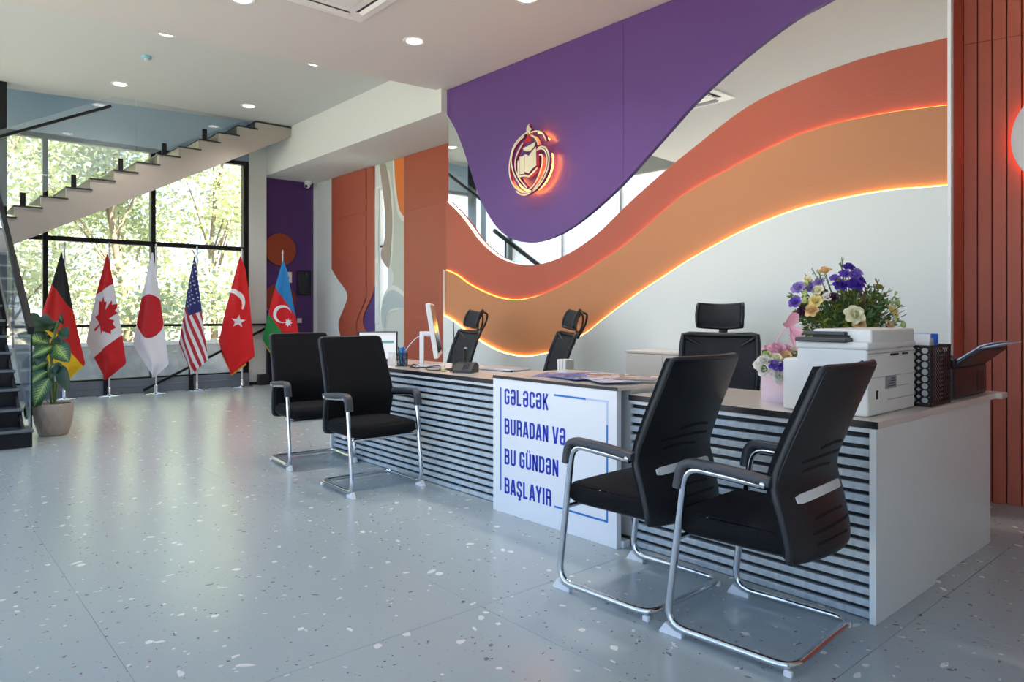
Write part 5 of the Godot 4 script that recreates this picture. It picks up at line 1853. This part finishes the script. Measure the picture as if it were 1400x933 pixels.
# ---------------------------------------------------------------- things on the desks
func build_desk_things() -> void:
	var wp: StandardMaterial3D = mat("printer_white", "e3e4df", 0.4)
	var o := thing("printer", "large white multifunction printer standing on the right end of the desk", "printer", Vector3(-1.325, 0.75, -3.07))
	var s := Shape.new()
	s.soft(Vector3(0.0, 0.108, 0), Vector3(0.348, 0.215, 0.48), 0.012, 2)
	s.soft(Vector3(0.03, 0.17, 0), Vector3(0.285, 0.185, 0.478), 0.012, 2)
	part("body", s, wp, o)
	var sc := Shape.new()
	sc.soft(Vector3(0.03, 0.275, 0.0), Vector3(0.295, 0.030, 0.485), 0.010, 2)
	sc.soft(Vector3(0.055, 0.312, -0.02), Vector3(0.235, 0.055, 0.44), 0.010, 2)
	var sp := part("scanner", sc, wp, o)
	part("control_panel", one_box(Vector3(-0.11, 0.288, 0.19), Vector3(0.10, 0.306, 0.262), 0.004), M.grey_plastic, sp)
	part("feeder_tray", one_box(Vector3(-0.09, 0.315, 0.15), Vector3(0.08, 0.330, 0.225), 0.003), M.grey_plastic, sp)
	part("feeder_gap", one_box(Vector3(-0.06, 0.300, 0.19), Vector3(0.09, 0.316, 0.206), 0.002), M.black_plastic, sp)
	for q in [[0.262, 0.267, -0.10, -0.045, 0], [0.232, 0.240, -0.06, 0.02, 0], [0.232, 0.240, -0.16, -0.10, 0], [0.055, 0.0565, -0.22, 0.05, 0], [0.105, 0.1062, -0.16, -0.05, 0], [0.150, 0.1508, -0.235, 0.20, 0], [0.245, 0.2462, -0.235, 0.235, 0], [0.065, 0.100, 0.145, 0.165, 0]]:
		part("vent_slot", one_box(Vector3(0.172, q[0], q[2]), Vector3(0.1752, q[1], q[3])), M.black_plastic, o)
	part("rating_label", one_box(Vector3(0.173, 0.100, -0.035), Vector3(0.1755, 0.150, 0.075)), mat("label_grey", "8e9096", 0.6), o)
	for k in 4:
		part("label_line", one_box(Vector3(0.1752, 0.108 + 0.01 * k, -0.028 + 0.008 * (k % 2)), Vector3(0.1760, 0.112 + 0.01 * k, 0.05 - 0.012 * k)), M.dark_plastic, o)
	var tray := Shape.new()
	tray.span(Vector3(-0.174, 0.0, -0.20), Vector3(-0.16, 0.19, 0.22), 0.003)
	part("paper_tray", tray, wp, o)
	# black perforated letter basket
	var bk := thing("document_basket", "black perforated document basket holding papers beside the printer", "basket", Vector3(-1.225, 0.75, -3.475))
	var bx := 0.122
	var bz := 0.122
	var bh := 0.265
	var black: StandardMaterial3D = mat("basket_black", "0f1012", 0.45)
	part("bottom", one_box(Vector3(-bx, 0.0, -bz), Vector3(bx, 0.006, bz), 0.001), black, bk)
	for side in 4:
		var turn := Basis(Vector3.UP, PI / 2 * side)
		var big := side % 2 == 0
		var cols := 5 if big else 9
		var rows := 8 if big else 13
		var r := 0.0165 if big else 0.0062
		var f := Shape.new()
		f.t = Transform3D(turn, Vector3.ZERO)
		# a lattice: each cell is a square with a round hole
		var cw := 2.0 * bx / cols
		var ch := (bh - 0.02) / rows
		f.flat()
		for i in cols:
			for j in rows:
				var c := Vector2(-bx + cw * (i + 0.5), 0.012 + ch * (j + 0.5))
				var rr := minf(r, minf(cw, ch) * 0.43)
				for k in 12:
					var a0 := TAU * k / 12 + PI / 4
					var a1 := TAU * (k + 1) / 12 + PI / 4
					var edge := func(a: float) -> Vector2:
						var d := Vector2.from_angle(a)
						var m := maxf(absf(d.x) / (cw * 0.5), absf(d.y) / (ch * 0.5))
						return d / m
					var e0: Vector2 = edge.call(a0)
					var e1: Vector2 = edge.call(a1)
					var i0 := Vector2.from_angle(a0) * rr
					var i1 := Vector2.from_angle(a1) * rr
					var zf := bz
					f.face([Vector3(c.x + e0.x, c.y + e0.y, zf), Vector3(c.x + e1.x, c.y + e1.y, zf), Vector3(c.x + i1.x, c.y + i1.y, zf), Vector3(c.x + i0.x, c.y + i0.y, zf)], Vector3.BACK)
					f.face([Vector3(c.x + i0.x, c.y + i0.y, zf), Vector3(c.x + i1.x, c.y + i1.y, zf), Vector3(c.x + i1.x, c.y + i1.y, zf - 0.002), Vector3(c.x + i0.x, c.y + i0.y, zf - 0.002)], Vector3(-i0.x, -i0.y, 0))
		f.span(Vector3(-bx, bh - 0.012, bz - 0.004), Vector3(bx, bh, bz + 0.002), 0.001)
		f.span(Vector3(-bx, 0.0, bz - 0.004), Vector3(bx, 0.012, bz + 0.001), 0.001)
		f.span(Vector3(-bx - 0.001, 0.0, bz - 0.006), Vector3(-bx + 0.008, bh, bz + 0.001), 0.001)
		part("side_panel", f, black, bk)
	for k in 7:
		var lone_label: String = ["white paper folder nearest the printer in the black basket", "thin white paper sheaf in the black basket", "white plastic folder in the middle of the black basket", "grey striped folder in the black basket", "pale paper sheaf beside the blue folder in the black basket", "tall bright blue folder standing in the black basket", "white folder at the far right inside the black basket"][k]
		var hh: float = [0.27, 0.26, 0.305, 0.285, 0.25, 0.305, 0.245][k]
		var zz := 0.085 - 0.028 * k
		var fm: StandardMaterial3D = [M.white_plastic, M.sign_white, M.white_plastic, mat("folder_grey", "a9adb3", 0.5), M.sign_white, mat("folder_blue", "2458b8", 0.45), M.white_plastic][k]
		var fs := Shape.new()
		fs.box(Vector3(0, hh * 0.5, 0), Vector3([0.21, 0.20, 0.20, 0.19, 0.21, 0.10, 0.20][k], hh, 0.012), 0.001)
		var fo := lone("folder", fs, fm, lone_label, "folder", "folders in the black basket", Vector3(-1.225 + [0, 0, -0.01, 0, 0, 0.045, 0][k], 0.757, -3.475 + zz))
		fo.rotation.x = 0.03 * (k % 2)
	# compact black printer with a raised paper tray
	var b := thing("ink_printer", "compact black printer with an open paper flap at the desk's far right corner", "printer", Vector3(-1.295, 0.75, -3.95))
	var bs := Shape.new()
	bs.soft(Vector3(0, 0.076, 0), Vector3(0.345, 0.148, 0.50), 0.014, 2)
	part("body", bs, mat("printer_brown", "2b2426", 0.35), b)
	part("side_inset", one_box(Vector3(0.168, 0.02, -0.19), Vector3(0.1755, 0.115, -0.09), 0.002), M.black_plastic, b)
	part("front_grip", one_box(Vector3(-0.13, 0.0, 0.235), Vector3(0.165, 0.145, 0.258), 0.006), M.grey_plastic, b)
	var zx := Basis(Vector3.RIGHT, Vector3.UP, Vector3.BACK)
	var lid := Shape.new()
	lid.t = Transform3D(zx, Vector3.ZERO)
	lid.prism([Vector2(-0.16, 0.149), Vector2(0.165, 0.149), Vector2(0.165, 0.156), Vector2(0.06, 0.168), Vector2(-0.08, 0.215), Vector2(-0.16, 0.170)], -0.24, 0.20)
	part("lid", lid, M.grey_plastic, b)
	var tr := Shape.new()
	tr.prism([Vector2(0.150, 0.150), Vector2(0.166, 0.146), Vector2(0.262, 0.228), Vector2(0.255, 0.238)], -0.235, 0.19)
	part("output_flap", tr, M.printer_brown, b)
	part("hinge", one_box(Vector3(0.10, 0.148, 0.19), Vector3(0.17, 0.19, 0.235), 0.006), M.black_plastic, b)
	var pp := Shape.new()
	pp.prism([Vector2(0.13, 0.150), Vector2(0.255, 0.240), Vector2(0.330, 0.262), Vector2(0.330, 0.266), Vector2(0.252, 0.248), Vector2(0.125, 0.158)], -0.20, 0.10)
	pp.prism([Vector2(0.13, 0.160), Vector2(0.25, 0.249), Vector2(0.300, 0.268), Vector2(0.300, 0.270), Vector2(0.248, 0.254), Vector2(0.125, 0.165)], -0.16, 0.13)
	lone("paper_sheets", pp, mat("paper_blue_white", "d5d9ea", 0.6), "sheets of white paper lying on the open flap of the black printer", "paper", "", b.position)
	# brochures fanned on the middle counter
	rng.seed = 9
	var marks := ["6f7fc0", "8a93cc", "9a6a4c", "5d78b4", "b9c4dc", "7a5a48"]
	var words := ["blue brochure lying at the left of the counter fan", "lilac brochure lying near the left back of the counter fan", "brown-covered brochure in the middle of the counter fan", "deep blue brochure at the front of the counter fan", "pale blue brochure lying at the right front of the counter", "brown and blue brochure lying rightmost on the counter"]
	var where := [Vector3(-2.95, 0, -2.93), Vector3(-2.82, 0, -3.06), Vector3(-2.62, 0, -3.03), Vector3(-2.72, 0, -2.86), Vector3(-2.46, 0, -2.84), Vector3(-2.40, 0, -3.02)]
	for k in 6:
		var im := Image.create(60, 84, false, Image.FORMAT_RGB8)
		im.fill(Color(marks[k]))
		for i in 22:
			var c := Color(marks[k]).lerp([Color("e8e4e0"), Color("3a4a80"), Color("a8765a")][i % 3], 0.7)
			im.fill_rect(Rect2i(rng.randi() % 50, rng.randi() % 74, 6 + rng.randi() % 22, 3 + rng.randi() % 16), c)
		var m := mat("brochure_print_%d" % k, "ffffff", 0.25)
		m.albedo_texture = ImageTexture.create_from_image(im)
		var bsx := Shape.new()
		bsx.box(Vector3(0, 0.0015, 0), Vector3(0.21, 0.003, 0.297))
		bsx.flat()
		bsx.face([Vector3(-0.105, 0.0032, -0.1485), Vector3(0.105, 0.0032, -0.1485), Vector3(0.105, 0.0032, 0.1485), Vector3(-0.105, 0.0032, 0.1485)], Vector3.UP, [Vector2(0, 0), Vector2(1, 0), Vector2(1, 1), Vector2(0, 1)])
		var br := lone("brochure", bsx, m, words[k], "brochure", "brochures fanned on the lettered counter", where[k] + Vector3(0, 0.7902 + 0.0034 * k, 0))
		br.rotation.y = [0.5, 1.2, 0.9, 1.4, 1.1, 0.4][k]
	# white booklets in a row behind the side-on chair
	for k in 6:
		var f := Shape.new()
		f.box(Vector3(0, 0.05, 0), Vector3(0.010, 0.10, 0.075), 0.0008)
		lone("booklet", f, M.sign_white if k % 2 == 0 else mat("booklet_grey", "b9b8b0", 0.6), ["white booklet leftmost in the small row behind the counter", "grey booklet second from left in the small row", "white booklet third from left in the small row", "grey booklet fourth from left in the small row", "white booklet fifth from left in the small row", "grey booklet rightmost in the small row"][k], "booklet", "row of small booklets at the desk back", Vector3(-3.300 + 0.0135 * k, 0.7502, -3.33))
	# white screen on its stand, seen from the side
	var mo := thing("monitor", "white monitor on a white stand seen edge-on on the left desk", "monitor", Vector3(-4.43, 0.75, -3.07), deg_to_rad(52))
	part("base", one_box(Vector3(-0.10, 0.0, -0.11), Vector3(0.10, 0.012, 0.11), 0.004), M.white_plastic, mo)
	part("post", one_box(Vector3(-0.085, 0.012, -0.03), Vector3(-0.055, 0.265, 0.03), 0.004), M.white_plastic, mo)
	part("arm", one_box(Vector3(-0.085, 0.235, -0.028), Vector3(0.01, 0.265, 0.028), 0.004), M.white_plastic, mo)
	var tilt := Transform3D(Basis(Vector3(0, 0, 1), deg_to_rad(9)), Vector3(0.025, 0.265, 0))
	var ps := Shape.new()
	ps.t = tilt
	ps.box(Vector3(0, 0.01, 0), Vector3(0.034, 0.40, 0.60), 0.006)
	var pn := part("display", ps, M.white_plastic, mo)
	var gs := Shape.new()
	gs.t = tilt
	gs.box(Vector3(0.0175, 0.02, 0), Vector3(0.003, 0.35, 0.57), 0.0)
	part("screen", gs, M.gloss_black, pn)
	# smaller screen that faces the visitors
	var sm := thing("monitor", "small dark-framed screen showing a white page with a teal band, left end of desk", "monitor", Vector3(-5.09, 0.75, -3.0), FACE + 0.12)
	part("base", one_box(Vector3(-0.08, 0.0, -0.06), Vector3(0.08, 0.010, 0.06), 0.003), M.black_plastic, sm)
	var lean := Transform3D(Basis(Vector3.RIGHT, deg_to_rad(-6)), Vector3(0, 0.012, 0.0))
	var cs := Shape.new()
	cs.t = lean
	cs.box(Vector3(0, 0.120, 0), Vector3(0.32, 0.245, 0.018), 0.004)
	var cse := part("display", cs, M.black_plastic, sm)
	var im2 := Image.create(128, 96, false, Image.FORMAT_RGB8)
	im2.fill(Color("eef1f6"))
	im2.fill_rect(Rect2i(0, 0, 128, 10), Color("dfe4ea"))
	im2.fill_rect(Rect2i(8, 30, 112, 9), Color("5fa3a6"))
	for k in 6:
		im2.fill_rect(Rect2i(12, 46 + 7 * k, 50 + 9 * (k % 4), 2), Color("c2c8d4"))
	im2.fill_rect(Rect2i(10, 14, 60, 8), Color("ccd6e6"))
	var scm := mat("screen_page", "101010", 0.3)
	scm.emission_enabled = true
	scm.emission = Color.WHITE
	scm.emission_operator = BaseMaterial3D.EMISSION_OP_MULTIPLY
	scm.emission_texture = ImageTexture.create_from_image(im2)
	scm.emission_energy_multiplier = 0.75
	var ss := Shape.new()
	ss.t = lean
	ss.flat()
	ss.face([Vector3(-0.148, 0.232, 0.0095), Vector3(0.148, 0.232, 0.0095), Vector3(0.148, 0.014, 0.0095), Vector3(-0.148, 0.014, 0.0095)], Vector3.BACK, [Vector2(0, 0), Vector2(1, 0), Vector2(1, 1), Vector2(0, 1)])
	part("screen", ss, scm, cse)
	# pen cup and what it holds
	var cup_at := Vector3(-4.60, 0.75, -2.925)
	var cup := thing("pen_cup", "black mesh pen cup near the front edge of the left desk", "pen cup", cup_at)
	var cp := Shape.new()
	var net := mat("cup_black", "1a1c20", 0.5)
	for k in 24:
		var a := TAU * k / 24
		cp.tube([Vector3(cos(a) * 0.040, 0.004, sin(a) * 0.040), Vector3(cos(a + 0.4) * 0.040, 0.1, sin(a + 0.4) * 0.040)], 0.0011, 4)
		cp.tube([Vector3(cos(a) * 0.040, 0.004, sin(a) * 0.040), Vector3(cos(a - 0.4) * 0.040, 0.1, sin(a - 0.4) * 0.040)], 0.0011, 4)
	part("mesh", cp, net, cup)
	var cr := Shape.new()
	for y in [0.003, 0.1]:
		var ring := []
		for k in 24:
			ring.append(Vector3(cos(TAU * k / 24) * 0.040, y, sin(TAU * k / 24) * 0.040))
		cr.tube(ring, 0.0028, 6, true)
	cr.lathe([Vector2(0, 0.001), Vector2(0.040, 0.001), Vector2(0.040, 0.003), Vector2(0, 0.003)], 24)
	part("rim", cr, net, cup)
	var pens := [["pen", "black pen leaning left in the pen cup", "18191c", -0.5], ["ruler", "wide light blue ruler standing in the pen cup", "3f9fd0", -0.25], ["pen", "blue-capped pen standing right in the pen cup", "2a35b0", 0.3], ["pen", "grey pen standing in the middle of the pen cup", "70757c", 0.1], ["marker", "bright blue marker leaning in the pen cup", "2f7fc4", 0.0]]
	for k in 5:
		var q: Array = pens[k]
		var ps2 := Shape.new()
		var d := Vector3(0.66 * q[3] * 0.25, 1.0, -0.75 * q[3] * 0.25).normalized()
		var foot := Vector3(-d.x * 0.05 + 0.01 * (k - 2) * 0.66, 0.006, -d.z * 0.05 - 0.01 * (k - 2) * 0.75)
		if q[0] == "ruler":
			ps2.t = Transform3D(Basis(d.cross(Vector3(0.75, 0, 0.66)).normalized() * -1.0, d, Vector3(0.75, 0, 0.66)), foot)
			ps2.box(Vector3(0, 0.07, 0), Vector3(0.030, 0.13, 0.002), 0.0005)
		else:
			ps2.tube([foot, foot + d * 0.125, foot + d * 0.137], [0.0042, 0.0042, 0.0025], 8)
			ps2.tube([foot + d * 0.095, foot + d * 0.14], 0.0052, 8)
		lone(q[0], ps2, mat("pen_colour_%d" % k, q[2], 0.4), q[1], q[0], "", cup_at)
	# telephone with handset, thin aerial beside it
	var ph := thing("telephone", "black desk telephone with an upright handset on the left desk", "telephone", Vector3(-3.83, 0.75, -2.94), FACE - 0.3)
	ph.scale = Vector3.ONE * 0.8
	var pb := Shape.new()
	pb.t = Transform3D(Basis(Vector3(0, 0, -1), Vector3.UP, Vector3.RIGHT), Vector3.ZERO)
	pb.prism([Vector2(-0.09, 0.0), Vector2(0.09, 0.0), Vector2(0.09, 0.06), Vector2(0.05, 0.085), Vector2(-0.02, 0.075), Vector2(-0.09, 0.022)], -0.085, 0.085, 0.004)
	part("base", pb, M.dark_plastic, ph)
	for i in 3:
		for j in 4:
			var kb := Shape.new()
			kb.t = Transform3D(Basis(Vector3.RIGHT, deg_to_rad(37)), Vector3(0, 0.052, 0.055))
			kb.box(Vector3(0.0 + 0.017 * i, 0.006, -0.018 + 0.014 * j - 0.01), Vector3(0.012, 0.006, 0.009), 0.002)
			part("key", kb, M.grey_plastic, ph)
	var hs := Shape.new()
	hs.tube(curve3([Vector3(-0.02, 0.06, -0.05), Vector3(-0.028, 0.12, -0.055), Vector3(-0.022, 0.185, -0.045), Vector3(-0.015, 0.205, -0.035)], 5), 0.017, 12, false, true, 0.7)
	part("handset", hs, M.black_plastic, ph)
	var an := thing("desk_microphone", "thin black gooseneck microphone standing beside the telephone", "microphone", Vector3(-4.02, 0.75, -2.98))
	var ab := Shape.new()
	ab.lathe([Vector2(0, 0), Vector2(0.035, 0), Vector2(0.035, 0.012), Vector2(0.014, 0.022), Vector2(0.010, 0.05), Vector2(0, 0.05)], 20)
	part("base", ab, M.black_plastic, an)
	var ap := Shape.new()
	ap.tube([Vector3(0, 0.045, 0), Vector3(0.002, 0.2, 0), Vector3(0, 0.345, 0.004)], [0.004, 0.0035, 0.003], 8)
	part("neck", ap, M.black_plastic, an)
	# cables
	var c1 := Shape.new()
	c1.tube(curve3([Vector3(-4.42, 0.98, -3.05), Vector3(-4.55, 0.97, -3.03), Vector3(-4.66, 0.86, -2.99), Vector3(-4.66, 0.756, -2.96), Vector3(-4.55, 0.754, -2.93)], 8), 0.003, 6)
	lone("cable", c1, M.white_plastic, "white cable arching down from the side-on monitor to the desk", "cable")
	rng.seed = 4
	for n in 3:
		var pts := []
		for k in 9:
			pts.append(Vector3(-4.55 + 0.085 * k + rng.randf_range(-0.04, 0.04), 0.7545 + (0.012 if k % 3 == 1 else 0.0) + 0.003 * n, -2.90 + 0.06 * sin(k * 1.7 + n * 2.0) + rng.randf_range(-0.02, 0.02)))
		var cs2 := Shape.new()
		cs2.tube(curve3(pts, 6), 0.003, 6)
		lone("cable", cs2, M.black_plastic, ["tangled black cable nearest the pen cup on the left desk", "tangled black cable in the middle of the left desk", "tangled black cable running up to the telephone"][n], "cable", "black cables tangled on the left desk")
	var plug := Shape.new()
	plug.soft(Vector3.ZERO, Vector3(0.05, 0.018, 0.022), 0.006, 2)
	plug.soft(Vector3(0.02, 0.012, 0.018), Vector3(0.035, 0.016, 0.02), 0.006, 2)
	lone("plug", plug, mat("plug_ivory", "d9cc9c", 0.5), "ivory plug lying among the cables beside the telephone", "plug", "", Vector3(-3.99, 0.760, -2.87))
	# flat silver laptop, closed
	var lp := thing("laptop", "closed silver laptop lying flat behind the telephone", "laptop", Vector3(-3.83, 0.75, -3.27), 0.12)
	var ls := Shape.new()
	ls.soft(Vector3(0, 0.010, 0), Vector3(0.34, 0.014, 0.22), 0.006, 2)
	part("body", ls, mat("laptop_silver", "c3cad2", 0.3, 0.4), lp)
	part("foot_edge", one_box(Vector3(0.08, 0.0, 0.085), Vector3(0.172, 0.010, 0.108), 0.002), M.black_plastic, lp)
	var cb := thing("card_box", "small white card box between the small screen and the pen cup", "box", Vector3(-4.78, 0.75, -2.945), FACE)
	part("box", one_box(Vector3(-0.03, 0.0, -0.025), Vector3(0.03, 0.07, 0.025), 0.002), M.white_plastic, cb)
	part("cards", one_box(Vector3(-0.026, 0.07, -0.018), Vector3(0.026, 0.10, 0.015), 0.0005), M.sign_white, cb)

func build_all() -> void:
	build_stair()
	build_recess()
	build_purple_wall()
	build_desk()
	build_chairs()
	build_flags()
	build_plant()
	build_emblem()
	build_desk_things()
	build_flowers()
	build_outside()
